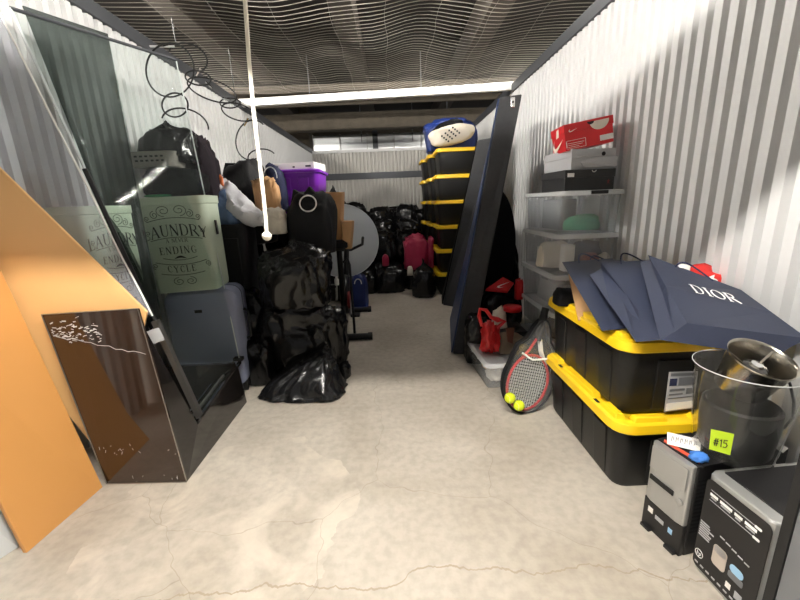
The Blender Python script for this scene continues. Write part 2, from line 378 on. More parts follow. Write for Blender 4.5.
# ------------------------------------------------------------------ lumpy things: bags, cloth
def lump_mesh(seed, sx, sy, sz, sub=4, fold=.14, square=.75, neck=.0, flat=.55, lean=(0, 0), taper=0.):
    bm = bmesh.new(); bmesh.ops.create_icosphere(bm, subdivisions=sub, radius=1.0)
    o1 = Vector((seed*3.7, seed*1.3, seed*2.1))
    for v in bm.verts:
        p = v.co.copy()
        q = Vector([math.copysign(abs(c)**square, c) for c in p])
        st = Vector((p.x*3.2, p.y*3.2, p.z*1.5))
        r = 1+.22*noise.noise(p*1.25+o1)
        r += fold*((1-abs(noise.noise(st+o1*2))*2)-.45)
        r += fold*.55*((1-abs(noise.noise(st*2.1+o1*3))*2)-.45)
        r += fold*.28*((1-abs(noise.noise(p*9+o1))*2)-.45)
        q *= r
        if q.z < -flat: q.z = -flat+(q.z+flat)*.12
        if neck and p.z > .80:
            t = (p.z-.80)/.20; k = 1-.82*min(1, t*1.5) if t < .66 else .18+.5*(t-.66)
            q.x *= k; q.y *= k; q.z += neck*t
        if taper: k = 1-taper*max(0, min(1, (q.z+flat)/1.4)); q.x *= k; q.y *= k
        q.x += lean[0]*max(0, q.z); q.y += lean[1]*max(0, q.z)
        v.co = q
    lo = [min(v.co[i] for v in bm.verts) for i in range(3)]; hi = [max(v.co[i] for v in bm.verts) for i in range(3)]
    S = (sx, sy, sz)
    for v in bm.verts:
        for i in range(3):
            t = (v.co[i]-lo[i])/(hi[i]-lo[i])
            v.co[i] = (t-.5)*S[i] if i < 2 else t*S[2]
    me = bpy.data.meshes.new('lump'); bm.to_mesh(me); bm.free()
    for p in me.polygons: p.use_smooth = True
    return me
SEED = [1]
def lump(name, label, cat, bb, Y, dy, m, group=None, z0=None, parent=None, **kw):
    """a bag or cloth that fills the box bb = (x0,y0,x1,y1) of the photograph at distance Y, dy deep"""
    SEED[0] += 1
    c = at((bb[0]+bb[2])/2, (bb[1]+bb[3])/2, 1, Y); s = pxm(c)
    wx = (bb[2]-bb[0])*s; hz = (bb[3]-bb[1])*s*1.0
    zb = max(0, c.z-hz/2) if z0 is None else z0
    hz = c.z+hz/2-zb
    me = lump_mesh(kw.pop('seed', SEED[0]), wx, dy, hz, **kw)
    me.name = name; me.materials.append(MATS[m])
    o = bpy.data.objects.new(name, me); COL.objects.link(o); o.location = (c.x, Y, zb)
    if parent: o.parent = parent; o.location = Vector(o.location)-parent.location
    if label: tag(o, label, cat, group)
    return o

# ------------------------------------------------------------------ lettering made of strokes
GL = {  # strokes: (points, width) in a unit-high cell; last number of the entry is the advance
 'D': ([([(.12, 0), (.12, 1)], .13), ([(.12, 1), (.36, 1), (.55, .88), (.64, .66), (.64, .34), (.55, .12), (.36, 0), (.12, 0)], (.04, .05, .09, .12, .12, .09, .05, .04)), ([(.0, 1), (.14, 1)], .04), ([(.0, 0), (.14, 0)], .04)], .78),
 'I': ([([(.16, 0), (.16, 1)], .13), ([(.02, 1), (.30, 1)], .04), ([(.02, 0), (.30, 0)], .04)], .36),
 'O': ([([(.4+.36*math.sin(2*math.pi*k/16), .5+.5*math.cos(2*math.pi*k/16)) for k in range(17)], [.045+.085*abs(math.sin(2*math.pi*k/16)) for k in range(17)])], .84),
 'R': ([([(.12, 0), (.12, 1)], .13), ([(.12, 1), (.40, 1), (.55, .88), (.55, .64), (.40, .52), (.12, .52)], (.04, .05, .1, .1, .05, .04)), ([(.34, .52), (.72, 0)], .12), ([(.0, 1), (.14, 1)], .04), ([(.0, 0), (.26, 0)], .04)], .74),
 'L': ([([(.12, 0), (.12, 1)], .13), ([(.0, 1), (.26, 1)], .04), ([(.0, .02), (.54, .02), (.56, .24)], .05)], .62),
 'A': ([([(.06, 0), (.36, 1)], .05), ([(.36, 1), (.66, 0)], .13), ([(.16, .34), (.55, .34)], .04), ([(.0, 0), (.16, 0)], .04), ([(.54, 0), (.78, 0)], .04)], .80),
 'U': ([([(.12, 1), (.12, .26), (.2, .07), (.36, 0), (.52, .07), (.6, .26), (.6, 1)], (.13, .12, .08, .05, .05, .05, .05)), ([(.0, 1), (.26, 1)], .04), ([(.5, 1), (.70, 1)], .04)], .76),
 'N': ([([(.1, 0), (.1, 1)], .05), ([(.1, 1), (.62, 0)], .13), ([(.62, 0), (.62, 1)], .05), ([(.0, 0), (.2, 0)], .04), ([(.52, 1), (.72, 1)], .04)], .78),
 'Y': ([([(.04, 1), (.34, .48)], .13), ([(.62, 1), (.34, .48)], .05), ([(.34, .5), (.34, 0)], .13), ([(.2, 0), (.48, 0)], .04)], .70),
 'E': ([([(.12, 0), (.12, 1)], .13), ([(.0, .98), (.52, .98), (.54, .8)], .05), ([(.12, .52), (.42, .52)], .05), ([(.0, .02), (.54, .02), (.57, .22)], .05)], .64),
 'G': ([([(.62, .78), (.5, .95), (.36, 1), (.16, .86), (.08, .5), (.16, .14), (.36, 0), (.6, .1), (.6, .42)], (.05, .05, .05, .1, .13, .1, .05, .06, .12)), ([(.44, .42), (.72, .42)], .04)], .78),
 'C': ([([(.62, .76), (.5, .95), (.36, 1), (.16, .86), (.08, .5), (.16, .14), (.36, 0), (.52, .05), (.64, .22)], (.08, .05, .05, .1, .13, .1, .05, .05, .05))], .72),
 'V': ([([(.04, 1), (.34, 0)], .13), ([(.64, 1), (.34, 0)], .05)], .68),
 'S': ([([(.5, .8), (.36, 1), (.14, .9), (.12, .68), (.46, .4), (.5, .15), (.3, 0), (.08, .14)], .09)], .6),
 'h': ([([(.12, 0), (.2, 1)], .12), ([(.15, .5), (.4, .6), (.42, .4), (.38, 0)], .12)], .56),
 'p': ([([(.1, -.4), (.2, .6)], .12), ([(.18, .55), (.45, .6), (.5, .3), (.35, .0), (.14, .05)], .12)], .56),
 '1': ([([(.02, .78), (.2, 1), (.2, 0)], .1)], .36),
 '5': ([([(.5, 1), (.12, 1), (.1, .58), (.36, .64), (.5, .36), (.36, .04), (.06, .06)], .1)], .62),
 '#': ([([(.15, 0), (.28, 1)], .09), ([(.38, 0), (.5, 1)], .09), ([(.02, .34), (.56, .34)], .09), ([(.06, .66), (.6, .66)], .09)], .68),
 ' ': ([], .4)}
def write(mb, txt, O, ux, vy, h, nrm, center=True, space=.08, curve=0., bold=1.):
    O = Vector(O); ux = Vector(ux).normalized(); vy = Vector(vy).normalized()
    tot = sum(GL[ch][1]+space for ch in txt)*h; x = -tot/2 if center else 0
    for ch in txt:
        for pts, wdt in GL[ch][0]:
            P = []
            for (a, b_) in pts:
                X = x+a*h; P.append(O+ux*X+vy*(b_*h-curve*X*X))
            W = [q*h*bold for q in wdt] if isinstance(wdt, (list, tuple)) else wdt*h*bold
            mb.ribbon(P, W, nrm)
        x += (GL[ch][1]+space)*h

# ------------------------------------------------------------------ right side: black totes with yellow lids
def make_tote(name, label, hz=.35, detail=True):
    t = thing(name, label, 'tote')
    b = MB()
    b.loft([rrect(.42, .67, .05, 0), rrect(.44, .69, .055, .02), rrect(.475, .735, .06, hz-.055), rrect(.50, .76, .065, hz-.05), rrect(.50, .76, .065, hz-.035)])
    bo = b.build('body', 'black_plastic', t, True)
    def rib(pts): MB().hexa(pts).build('side_rib', 'black_plastic', bo, bevel=.004)
    if detail:
        for sx in (-1, 1):
            for y in (-.22, 0, .22):
                rib([(sx*.212, y-.05, .02), (sx*.222, y-.05, .02), (sx*.222, y+.05, .02), (sx*.212, y+.05, .02), (sx*.232, y-.055, hz-.09), (sx*.243, y-.055, hz-.09), (sx*.243, y+.055, hz-.09), (sx*.232, y+.055, hz-.09)])
        for sy in (-1, 1):
            rib([(-.09, sy*.338, .02), (.09, sy*.338, .02), (.09, sy*.35, .02), (-.09, sy*.35, .02), (-.1, sy*.360, hz-.10), (.1, sy*.360, hz-.10), (.1, sy*.373, hz-.10), (-.1, sy*.373, hz-.10)])
    l = MB()
    l.loft([rrect(.525, .785, .075, hz-.056), rrect(.537, .797, .08, hz-.050), rrect(.53, .79, .08, hz-.014), rrect(.51, .77, .07, hz-.008), rrect(.43, .69, .05, hz-.010), rrect(.42, .68, .05, hz-.016)], True, True)
    lo = l.build('lid', 'yellow', t, True)
    def ridge(pts): MB().hexa(pts).build('lid_ridge', 'yellow', lo, bevel=.004)
    if detail:
        for sx in (-1, 1):
            for (y0, y1) in ((-.345, -.22), (-.16, .16), (.22, .345)):
                ridge([(sx*.205, y0, hz-.012), (sx*.250, y0, hz-.012), (sx*.250, y1, hz-.012), (sx*.205, y1, hz-.012), (sx*.21, y0+.01, hz+.010), (sx*.243, y0+.01, hz+.010), (sx*.243, y1-.01, hz+.010), (sx*.21, y1-.01, hz+.010)])
        for sy in (-1, 1):
            for (x0, x1) in ((-.19, -.05), (.05, .19)):
                ridge([(x0, sy*.335, hz-.012), (x1, sy*.335, hz-.012), (x1, sy*.380, hz-.012), (x0, sy*.380, hz-.012), (x0+.01, sy*.34, hz+.010), (x1-.01, sy*.34, hz+.010), (x1-.01, sy*.373, hz+.010), (x0+.01, sy*.373, hz+.010)])
        for sx in (-1, 1):
            for y in (-.19, .19): MB().box((sx*.247, y, hz-.0085), (.014, .034, .004)).build('latch_hole', 'rubber', lo)
    return t
TX, TY = 1.145, 1.735
tote = make_tote('storage_tote', 'black storage tote with yellow lid on the floor, lower of two beside the computer')
tote.location = (TX, TY, 0)
t2 = copy_tree(tote); t2['label'] = 'black storage tote with yellow lid under the navy paper bags'; t2.location = (TX+.005, TY+.03, .345)
lab = MB(); z = .55; Yl = TY+.03-.365
q = [at(669, 372, 1, Yl-.004), at(698, 371, 1, Yl-.004), at(693, 408, 1, Yl+.008), at(664, 412, 1, Yl+.008)]
st = lab.slab(q, (0, -1, 0), .0015).build('sticker', 'grey_card', None); st.parent = t2; st.location = -Vector(t2.location)
def sub_patch(name, quad, u0, u1, v0, v1, m, parent, nrm, lift=.0025, th=.0008):
    def bl(u, v): return (quad[0]*(1-u)+quad[1]*u)*(1-v)+(quad[3]*(1-u)+quad[2]*u)*v
    n = Vector(nrm).normalized()
    o = MB().slab([bl(u0, v0)+n*lift, bl(u1, v0)+n*lift, bl(u1, v1)+n*lift, bl(u0, v1)+n*lift], n, th).build(name, m)
    o.parent = parent; o.location = -Vector(parent.location) if parent.parent is None else (0, 0, 0)
    return o
for (u0, u1, v0, v1, mm) in ((.05, .3, .16, .34, 'navy'), (.36, .92, .14, .34, 'galv_dark'), (.06, .94, .03, .1, 'galv_dark'), (.08, .6, .42, .48, 'galv_dark'), (.08, .55, .54, .58, 'galv_dark'), (.66, .92, .42, .58, 'galv_dark'), (.06, .94, .64, .67, 'galv_dark'), (.03, .97, .78, .97, 'white_card')):
    sub_patch('sticker_print', q, u0, u1, v0, v1, mm, st, (0, -1, 0))
# stacks of the same totes at the back, on their long sides to the wall
random.seed(3)
tb = make_tote('storage_tote', '', .32, False)
first = True
ordn = ['bottom', 'second', 'third', 'fourth', 'fifth', 'topmost']
for (cx, cy, n, who) in ((.975, 5.27, 6, 'nearest stack, beside the leaning black panels'), (.93, 5.86, 6, 'middle stack'), (.89, 6.45, 6, 'rearmost stack')):
    for k in range(n):
        o = tb if first else copy_tree(tb); first = False
        o.location = (cx+random.uniform(-.012, .012), cy+random.uniform(-.01, .01), k*.315); o.rotation_euler = (0, 0, math.pi/2)
        o['label'] = 'black tote with yellow lid, %s of the %s' % (ordn[k], who); o['group'] = 'totes stacked along the right wall at the back'

# ------------------------------------------------------------------ navy paper bags on the totes
def paper_bag(name, label, E, Dp, A, G, wv, wt=None, text=None):
    """E,Dp bottom-left (back, front), A,G top-left (front, back), wv width vector"""
    E, Dp, A, G, wv = map(Vector, (E, Dp, A, G, wv)); wt = Vector(wt) if wt else wv
    t = thing(name, label, 'paper bag', (E+wv*.5), group=None)
    b = MB(); loc = t.location
    # gusset folded inward along its middle
    gm0 = (E+Dp)/2+wv.normalized()*.004; gm1 = (A+G)/2+wv.normalized()*.03
    rb = [E, gm0, Dp, Dp+wv, gm0+wv-wv.normalized()*.008, E+wv]
    rt = [G, gm1, A, A+wt, gm1+wt-wv.normalized()*.06, G+wt]
    b.loft([[p-loc for p in rb], [(p*.5+q_*.5)-loc for p, q_ in zip(rb, rt)], [p-loc for p in rt]], True, False)
    o = b.build('bag_body', 'navy_paper', t)
    s = o.modifiers.new('thick', 'SOLIDIFY'); s.thickness = .0016; s.offset = -1
    bv = o.modifiers.new('bevel', 'BEVEL'); bv.width = .003; bv.segments = 2; bv.limit_method = 'ANGLE'
    # ribbon handles
    for P0, nn in ((A, 1), (G, 1)):
        up = (A-Dp).normalized(); l = []
        for k in range(13):
            u = k/12; l.append(P0+wt*(.3+.4*u)-loc+up*(-.015+.07*math.sin(math.pi*u)))
        MB().tube(l, .0035, 6).build('handle', 'navy', t, True)
    n = wv.cross(A-Dp).normalized()
    if n.dot(CO-Dp) < 0: n = -n
    if text:
        mb = MB(); up = (A-Dp).normalized(); C_ = Dp+wv; B_ = A+wt; u_, v_ = text[2], text[1]; O = (Dp*(1-u_)+C_*u_)*(1-v_)+(A*(1-u_)+B_*u_)*v_-loc
        wv2 = wv*(1-v_)+wt*v_; up2 = (A-Dp)*(1-u_)+(B_-C_)*u_; n = wv2.cross(up2).normalized(); n = n if n.dot(CO-Dp) > 0 else -n; O = O+n*.004; wv_ = wv2; up = up2
        write(mb, text[0], O, wv_, up, text[3], n, True, .06, bold=.9)
        mb.build('lettering', 'white_ink', t)
    return t
def pb(name, label, pE, pD, pA, pG, wv, yA, yG, zE=.712, yD=None, **kw):
    E = at(*pE, 2, zE); Dp = at(*pD, 1, yD); A = at(*pA, 1, yA); G = at(*pG, 1, yG)
    return paper_bag(name, label, E, Dp, A, G, wv, **kw)
pb('paper_bag', 'large navy paper shopping bag with white capital lettering, leaning on the corrugated wall', (660, 340), (687, 323), (648, 255), (640, 262), (.325, -.125, -.03), 1.66, 1.70, yD=1.315, wt=(.262, -.20, -.125), text=('DIOR', .50, .52, .052))
pb('paper_bag', 'navy paper bag wedged between the two other navy bags', (636, 342), (658, 335), (601, 263), (590, 275), (.30, .03, .0), 1.72, 1.73, yD=1.39)
pb('paper_bag', 'navy paper bag nearest the clear bins, leaning at the end of the tote', (602, 331), (620, 322), (574, 264), (562, 262), (.28, .05, .0), 1.86, 1.84, yD=1.50)
lump('tissue_paper', 'crumpled red and white tissue paper sticking out of the lettered navy bag', 'tissue paper', (672, 263, 728, 300), 1.62, .10, 'tissue_red', sub=3, fold=.3)
for (x0, y0, x1, y1) in ((676, 264, 690, 273), (700, 274, 716, 283), (716, 280, 730, 290)):
    o = lump('tissue_paper', 'white scrap of tissue paper on the red tissue in the lettered navy bag', 'tissue paper', (x0, y0, x1, y1), 1.60, .05, 'white_card', 'white tissue scraps', sub=2, fold=.35)
pbg = MB(); a = [at(568, 274, 1, 1.93), at(584, 268, 1, 1.93), at(592, 317, 1, 1.72), at(578, 321, 1, 1.72)]
pbg.slab(a, (.5, .6, -.2), .05)
tag(pbg.build('kraft_bag', 'kraft', bevel=.004), 'brown kraft paper bag squashed behind the first navy bag', 'paper bag')
lump('knit_hat', 'black knit hat on the yellow lid beside the brown paper bag', 'hat', (554, 288, 573, 305), 1.95, .11, 'felt', sub=3, fold=.08)

# ------------------------------------------------------------------ computer tower, second case, jar
pc = thing('computer_tower', 'silver and black computer tower standing at the end of the totes', 'computer', (.935, 1.215, 0), (0, 0, math.radians(-79)))
# local: x along the front panel (0..0.165), y into the case
W, D, HH = .165, .40, .368
MB().b2(0, W, .012, D, .0, HH).build('case', 'black_card', pc, bevel=.006)
fp = MB(); fp.loft([[Vector((x, y, z)) for (x, y) in ((.004, .014), (.004, -.004), (.03, -.012), (W-.03, -.012), (W-.004, -.004), (W-.004, .014))] for z in (.125, .135, .36, HH-.002)])
fpo = fp.build('front_panel', 'silver', pc, bevel=.005)
MB().b2(.012, W-.012, -.0145, -.011, .262, .352).build('drive_door', 'silver', fpo, bevel=.003)
MB().b2(.02, W-.05, -.016, -.011, .218, .236).build('drive_slot', 'rubber', fpo)
MB().lathe([(.012, 0), (.013, .004), (.008, .006)], 16, (W-.025, -.012, .215), Matrix.Rotation(math.pi/2, 3, 'X')).build('power_button', 'silver', fpo, True)
lp = MB().b2(.002, W-.002, -.006, .012, .0, .125).build('lower_panel', 'black_card', pc, bevel=.004)
MB().b2(.012, .05, -.02, .012, 0, .012).build('foot', 'black_card', pc); MB().b2(W-.05, W-.012, -.02, .012, 0, .012).build('foot', 'black_card', pc)
for (x, z, w_, h_, mm) in ((.035, .085, .02, .022, 'white_card'), (.075, .075, .035, .016, 'grey_card'), (.12, .07, .016, .02, 'skyblue')):
    MB().box((x, -.0068, z), (w_, .0012, h_)).build('badge', mm, lp)
vb = MB()
for k in range(14): vb.box((W+.0004, .07+.0, .10+k*.016), (.001, .10, .006))
vb.build('side_vents', 'rubber', pc)
MB().b2(W-.02, W+.002, .03, D-.02, .36, HH+.001).build('top_edge', 'black_card', pc)
tag(MB().hexa([(0.955, 1.19, .3695), (.963, 1.20, .3695), (1.00, 1.075, .3695), (.990, 1.07, .3695), (0.955, 1.19, .375), (.963, 1.20, .375), (1.00, 1.075, .375), (.990, 1.07, .375)]).build('booklet', 'orange'), 'thin orange-red booklet lying on top of the computer tower', 'booklet')
mg = mat('coral', rgb(222, 90, 66), .6); bpy.data.objects['booklet'].data.materials[0] = mg

cs = thing('computer_case', 'silver-edged computer case with a large black printed panel, by the door track', 'computer', (.985, 1.035, 0), (0, 0, math.radians(-86)))
W2, D2, H2 = .225, .36, .372
MB().loft([[Vector((x, y, z)) for (x, y) in ((0, .03), (.012, .006), (.03, 0), (W2-.03, 0), (W2-.012, .006), (W2, .03), (W2, D2), (0, D2))] for z in (0, .01, H2-.01, H2)]).build('shell', 'silver', cs, bevel=.008)
MB().b2(.02, W2-.004, .045, D2-.01, H2, H2+.003).build('top_panel', 'black_card', cs)
sp = MB(); ring = [Vector((x, -.0015, z)) for (x, z) in [(p.x+W2/2, p.y+H2/2) for p in rrect(W2-.022, H2-.03, .02, 0)]]
sp.slab(ring, (0, 1, 0), .002); spo = sp.build('printed_panel', 'black_card', cs)
def pr(name, x0, x1, z0, z1, mm, r=None):
    mb = MB()
    if r: mb.slab([Vector((p.x+(x0+x1)/2, -.0022, p.y+(z0+z1)/2)) for p in rrect(x1-x0, z1-z0, r, 0)], (0, 1, 0), .001)
    else: mb.b2(x0, x1, -.0026, -.0012, z0, z1)
    return mb.build(name, mm, spo)
random.seed(8)
pr('print_line', .03, .17, .322, .3235, 'grey_card'); pr('print_line', .03, .17, .286, .2875, 'grey_card')
x = .03
for k in range(4):
    w_ = random.uniform(.022, .04); pr('print_words', x, x+w_, .304, .313, 'white_ink'); pr('print_words', x+.004, x+w_-.004, .296, .301, 'grey_card'); x += w_+.008
pr('print_badge', .17, .19, .318, .326, 'white_ink', .003); pr('print_badge', .17, .19, .282, .29, 'white_ink', .003)
for k in range(7): pr('print_words', .016, .016+random.uniform(.03, .05), .19-k*.0085, .1945-k*.0085, 'grey_card')
for k in range(5): pr('print_words', .085+k*.02, .10+k*.02, .195-k*.003, .199-k*.003, 'grey_card')
pr('print_picture', .072, .118, .085, .16, 'tan_pic', .012); pr('print_picture', .076, .114, .132, .158, 'grey_card', .008)
pr('print_picture', .130, .172, .118, .146, 'skyblue', .012); pr('print_picture', .128, .175, .095, .118, 'galv_dark', .006)
lg = MB(); lg.tube([Vector((.03+.014*math.cos(2*math.pi*k/24), -.002, .07+.014*math.sin(2*math.pi*k/24))) for k in range(24)], .0012, 4, True)
write(lg, 'hp', Vector((.030, -.0025, .065)), (1, 0, 0), (0, 0, 1), .014, (0, -1, 0), True, .02); lg.build('logo', 'white_ink', spo)
pr('print_badge', .128, .144, .052, .072, 'white_card'); pr('print_badge', .158, .180, .045, .07, 'grey_card')
for k in range(9): pr('print_words', .02+k*.021, .032+k*.021, .03, .036, 'grey_card')

JX, JY, JZ = 1.145, 1.125, .371
jar = thing('glass_jar', 'wide clear glass jar on the computer tower holding a black pot', 'jar', (JX, JY, JZ))
MB().lathe([(.0, 0), (.105, 0), (.112, .008), (.122, .10), (.134, .22), (.143, .305), (.148, .312), (.148, .318), (.143, .318), (.139, .305), (.130, .22), (.118, .10), (.107, .014), (0, .012)], 40, cap0=False, cap1=False).build('glass_wall', 'jar_glass', jar, True)
MB().tube([(.146*math.cos(2*math.pi*k/48), .146*math.sin(2*math.pi*k/48), .317) for k in range(48)], .0016, 6, True).build('rim', 'clear_lid', jar, True)
pt = thing('inner_pot', 'black plastic pot inside the clear jar', 'pot', (JX+.003, JY, JZ+.016))
MB().lathe([(0, 0), (.095, 0), (.10, .01), (.108, .12), (.106, .165), (.098, .172), (.092, .165), (.086, .02), (0, .018)], 36, cap0=False, cap1=False).build('pot_wall', 'black_plastic', pt, True)
sv = thing('strainer_basket', 'steel strainer basket tilted on top of the clear jar', 'strainer', (JX-.008, JY+.01, JZ+.238), (math.radians(22), math.radians(3), 0))
MB().lathe([(.068, 0), (.072, .004), (.078, .075), (.081, .08), (.088, .128), (.092, .132), (.092, .137), (.088, .135), (.084, .128), (.075, .075), (.066, .006), (.030, .004)], 40, cap0=False, cap1=False).build('bowl', 'steel', sv, True)
hb = MB().lathe([(.030, .004), (.034, .06), (.034, .098), (.024, .102)], 24, cap0=False).build('hub', 'black_gloss', sv, True)
MB().lathe([(.020, .101), (.016, .110), (0, .113)], 24, cap1=False).build('hub_cap', 'chrome', hb, True)
for k in range(3):
    a = 2*math.pi*k/3+.5; c_, s_ = math.cos(a), math.sin(a)
    MB().hexa([Vector((r*c_-w_*s_, r*s_+w_*c_, z)) for (r, w_, z) in ((.03, -.003, .092), (.086, -.003, .122), (.086, .003, .122), (.03, .003, .092), (.03, -.003, .097), (.086, -.003, .127), (.086, .003, .127), (.03, .003, .097))]).build('spoke', 'steel', sv)
nt_ = thing('sticky_note', 'bright yellow-green sticky note marked 15 stuck on the clear jar', 'sticky note', (1.03, .995, JZ+.09))
nq = [at(711, 429, 1, 1.005), at(734, 434, 1, .995), at(730, 455, 1, .995), at(709, 449, 1, 1.005)]
nn = (nq[1]-nq[0]).cross(nq[0]-nq[3]).normalized()
if nn.dot(CO-nq[0]) < 0: nn = -nn
MB().slab(nq, nn, .0008).build('paper', 'note', nt_, world=True)
mb = MB(); write(mb, '#15', (nq[0]+nq[2])/2+nn*.0015+(nq[3]-nq[0])*.22, nq[1]-nq[0], nq[0]-nq[3], .026, nn, True, .02); mb.build('handwriting', 'black_ink', nt_, world=True)
tg = thing('paper_tag', 'white paper tag with scribbles lying on the computer tower', 'tag', (.985, 1.08, .372))
gq = [at(667, 432, 2, .392), at(701, 440, 2, .385), at(700, 452, 2, .374), at(667, 444, 2, .378)]
MB().slab(gq, (0, -.3, 1), .001).build('paper', 'white_card', tg, world=True)
mb = MB(); gu = (gq[1]-gq[0]); gv = (gq[0]-gq[3]); random.seed(5)
for k in range(6):
    o_ = gq[3]+gu*(.12+.13*k)+gv*.3+Vector((0, -.0006, .0022))
    mb.ribbon([o_, o_+gu*.03+gv*.4, o_+gu*.07+gv*.1, o_+gu*.08+gv*.42], .0016, (0, -.3, 1))
mb.build('handwriting', 'black_ink', tg, world=True)
tw = bpy.data.objects.new('tape_wad', lump_mesh(5, .06, .045, .028, sub=3, fold=.35)); COL.objects.link(tw); tw.location = (1.0, 1.085, .372); tw.data.materials.append(MATS['tape_blue']); tag(tw, 'wad of blue painter tape beside the paper tag', 'tape')
tag(MB().tube([at(*p, 1, y) for p, y in (((783, 372), 1.13), ((790, 384), 1.1), ((794, 402), 1.08), ((793, 418), 1.08), ((784, 428), 1.1), ((770, 430), 1.15))], .004, 6).build('power_cord', 'rubber', None, True), 'black cord looping at the right side of the clear jar', 'cord')
tag(MB().slab([at(*p, 2, .378) for p in ((771, 446), (777, 443), (788, 449), (783, 453))], (0, 0, 1), .004).build('paper_slip', 'white_card'), 'white slip of paper on the computer case behind the jar', 'paper')

# ------------------------------------------------------------------ clear bins by the right wall with shoe boxes
CX0, CX1, CY0, CY1 = 1.005, 1.395, 2.30, 2.94
def clear_bin(name, label, w_, d_, h_, latch=False):
    t = thing(name, label, 'bin')
    MB().loft([rrect(w_*.86, d_*.9, .03, 0), rrect(w_*.88, d_*.92, .035, .008), rrect(w_*.95, d_*.965, .04, h_-.03), rrect(w_*.97, d_*.98, .04, h_-.028)], True, False).build('body', 'clear_tote', t, True)
    lid = MB().loft([rrect(w_, d_, .045, h_-.03), rrect(w_+.008, d_+.008, .047, h_-.026), rrect(w_+.004, d_+.004, .047, h_-.004), rrect(w_-.03, d_-.03, .04, h_), rrect(w_-.05, d_-.05, .04, h_-.007)]).build('lid', 'clear_lid', t, True)
    r = MB()
    for x in (-.3, -.1, .1, .3): r.box((x*w_, -d_*.485, h_-.038), (.004, .004, .02))
    for y in (-.35, -.12, .12, .35): r.box((-w_*.48, y*d_, h_-.038), (.004, .004, .02))
    r.build('rim_ribs', 'clear_lid', lid)
    if latch: MB().box((.03, -d_/2-.004, h_-.014), (.10, .014, .02)).build('latch', 'black_plastic', lid, bevel=.003)
    return t
cb = clear_bin('clear_bin', '', CX1-CX0, CY1-CY0, .262)
cbl = clear_bin('clear_bin', 'clear plastic bin with black latch directly under the shoe boxes', CX1-CX0, CY1-CY0, .262, True)
cxm, cym = (CX0+CX1)/2, (CY0+CY1)/2
labs = ['clear plastic bin at the bottom of the bin stack', 'clear plastic bin, second from the floor in the bin stack', 'clear plastic bin with paper in it, third from the floor in the bin stack', 'clear plastic bin full of white cartons and clothes, second from the top']
for k in range(4):
    o = cb if k == 0 else copy_tree(cb)
    o.location = (cxm+(.0, .004, -.012, -.006)[k], cym+(0, .01, .0, .006)[k], k*.2545); o['label'] = labs[k]; o['group'] = 'clear bins stacked by the right wall'
cbl.location = (cxm, cym, 4*.2545); cbl['group'] = 'clear bins stacked by the right wall'
def cyl(name, label, cat, p0, p1, r, m, group=None):
    o = MB().tube([p0, p1], r, 16).build(name, m, None, True); return tag(o, label, cat, group)
# contents of the bins
z5 = 4*.2545+.014
lump('green_roll', 'green rolled cloth at the bottom of the topmost clear bin', 'cloth', (562, 214, 600, 234), 2.50, .14, 'green_roll', sub=3, fold=.08, z0=z5)
lump('plastic_bottle', 'pale crumpled plastic bottle in the topmost clear bin', 'bottle', (578, 195, 606, 232), 2.60, .08, 'pale_plastic', sub=3, fold=.1, z0=z5)
tag(MB().b2(1.09, 1.2, 2.5, 2.8, z5, z5+.2).build('grey_case', 'rail_dark', bevel=.01), 'dark grey case standing in the topmost clear bin', 'case')
z4 = 3*.2545+.014
tag(MB().b2(1.095, 1.16, 2.4, 2.47, z4, z4+.17).build('white_box', 'white_card', bevel=.003), 'tall white carton at the front corner of the bin of clothes', 'box')
tag(MB().b2(1.075, 1.14, 2.60, 2.82, z4, z4+.12).build('white_box', 'white_card', bevel=.003), 'low white carton along the side of the bin of clothes', 'box')
lump('cream_cloth', 'cream crumpled cloth behind the white carton in the clear bin', 'cloth', (538, 240, 572, 275), 2.58, .14, 'cream', sub=3, fold=.2, z0=z4)
lump('navy_cloth', 'navy cloth in the clear bin of clothes', 'cloth', (570, 240, 602, 268), 2.52, .14, 'navy', sub=3, fold=.2, z0=z4)
lump('red_cloth', 'dark red cloth in the clear bin above the navy paper bags', 'cloth', (580, 252, 600, 272), 2.42, .07, 'red_dark', sub=3, fold=.2, z0=z4)
lump('pink_cloth', 'pale pink cloth at the right end of the clear bin', 'cloth', (596, 252, 610, 272), 2.43, .08, 'cream', sub=3, fold=.2, z0=z4)
z3 = 2*.2545+.014
tag(MB().hexa([(1.08, 2.5, z3), (1.2, 2.5, z3), (1.2, 2.8, z3), (1.08, 2.8, z3), (1.09, 2.46, z3+.15), (1.21, 2.46, z3+.15), (1.21, 2.76, z3+.15), (1.09, 2.76, z3+.15)]).build('white_box', 'grey_card', bevel=.003), 'pale folded paper box in the third clear bin', 'box')
for k in range(2):
    tag(lump('clothing', None, None, (520, 290, 560, 320), 2.6, .4, 'brown_bag', sub=3, fold=.2, z0=.014+k*.2545), 'folded clothing filling the lowest clear bins', 'clothing', 'clothing in the lowest clear bins')
    o = COL.objects[-1]
for o in [x for x in COL.objects if x.name.startswith('clothing')]:
    z_ = o.location.z; o.location = (cxm, cym, z_)
    s_ = o.data; hh = max(v.co.z for v in s_.vertices); wx = max(v.co.x for v in s_.vertices)*2
    o.scale = (.26/wx, 1, .16/hh)
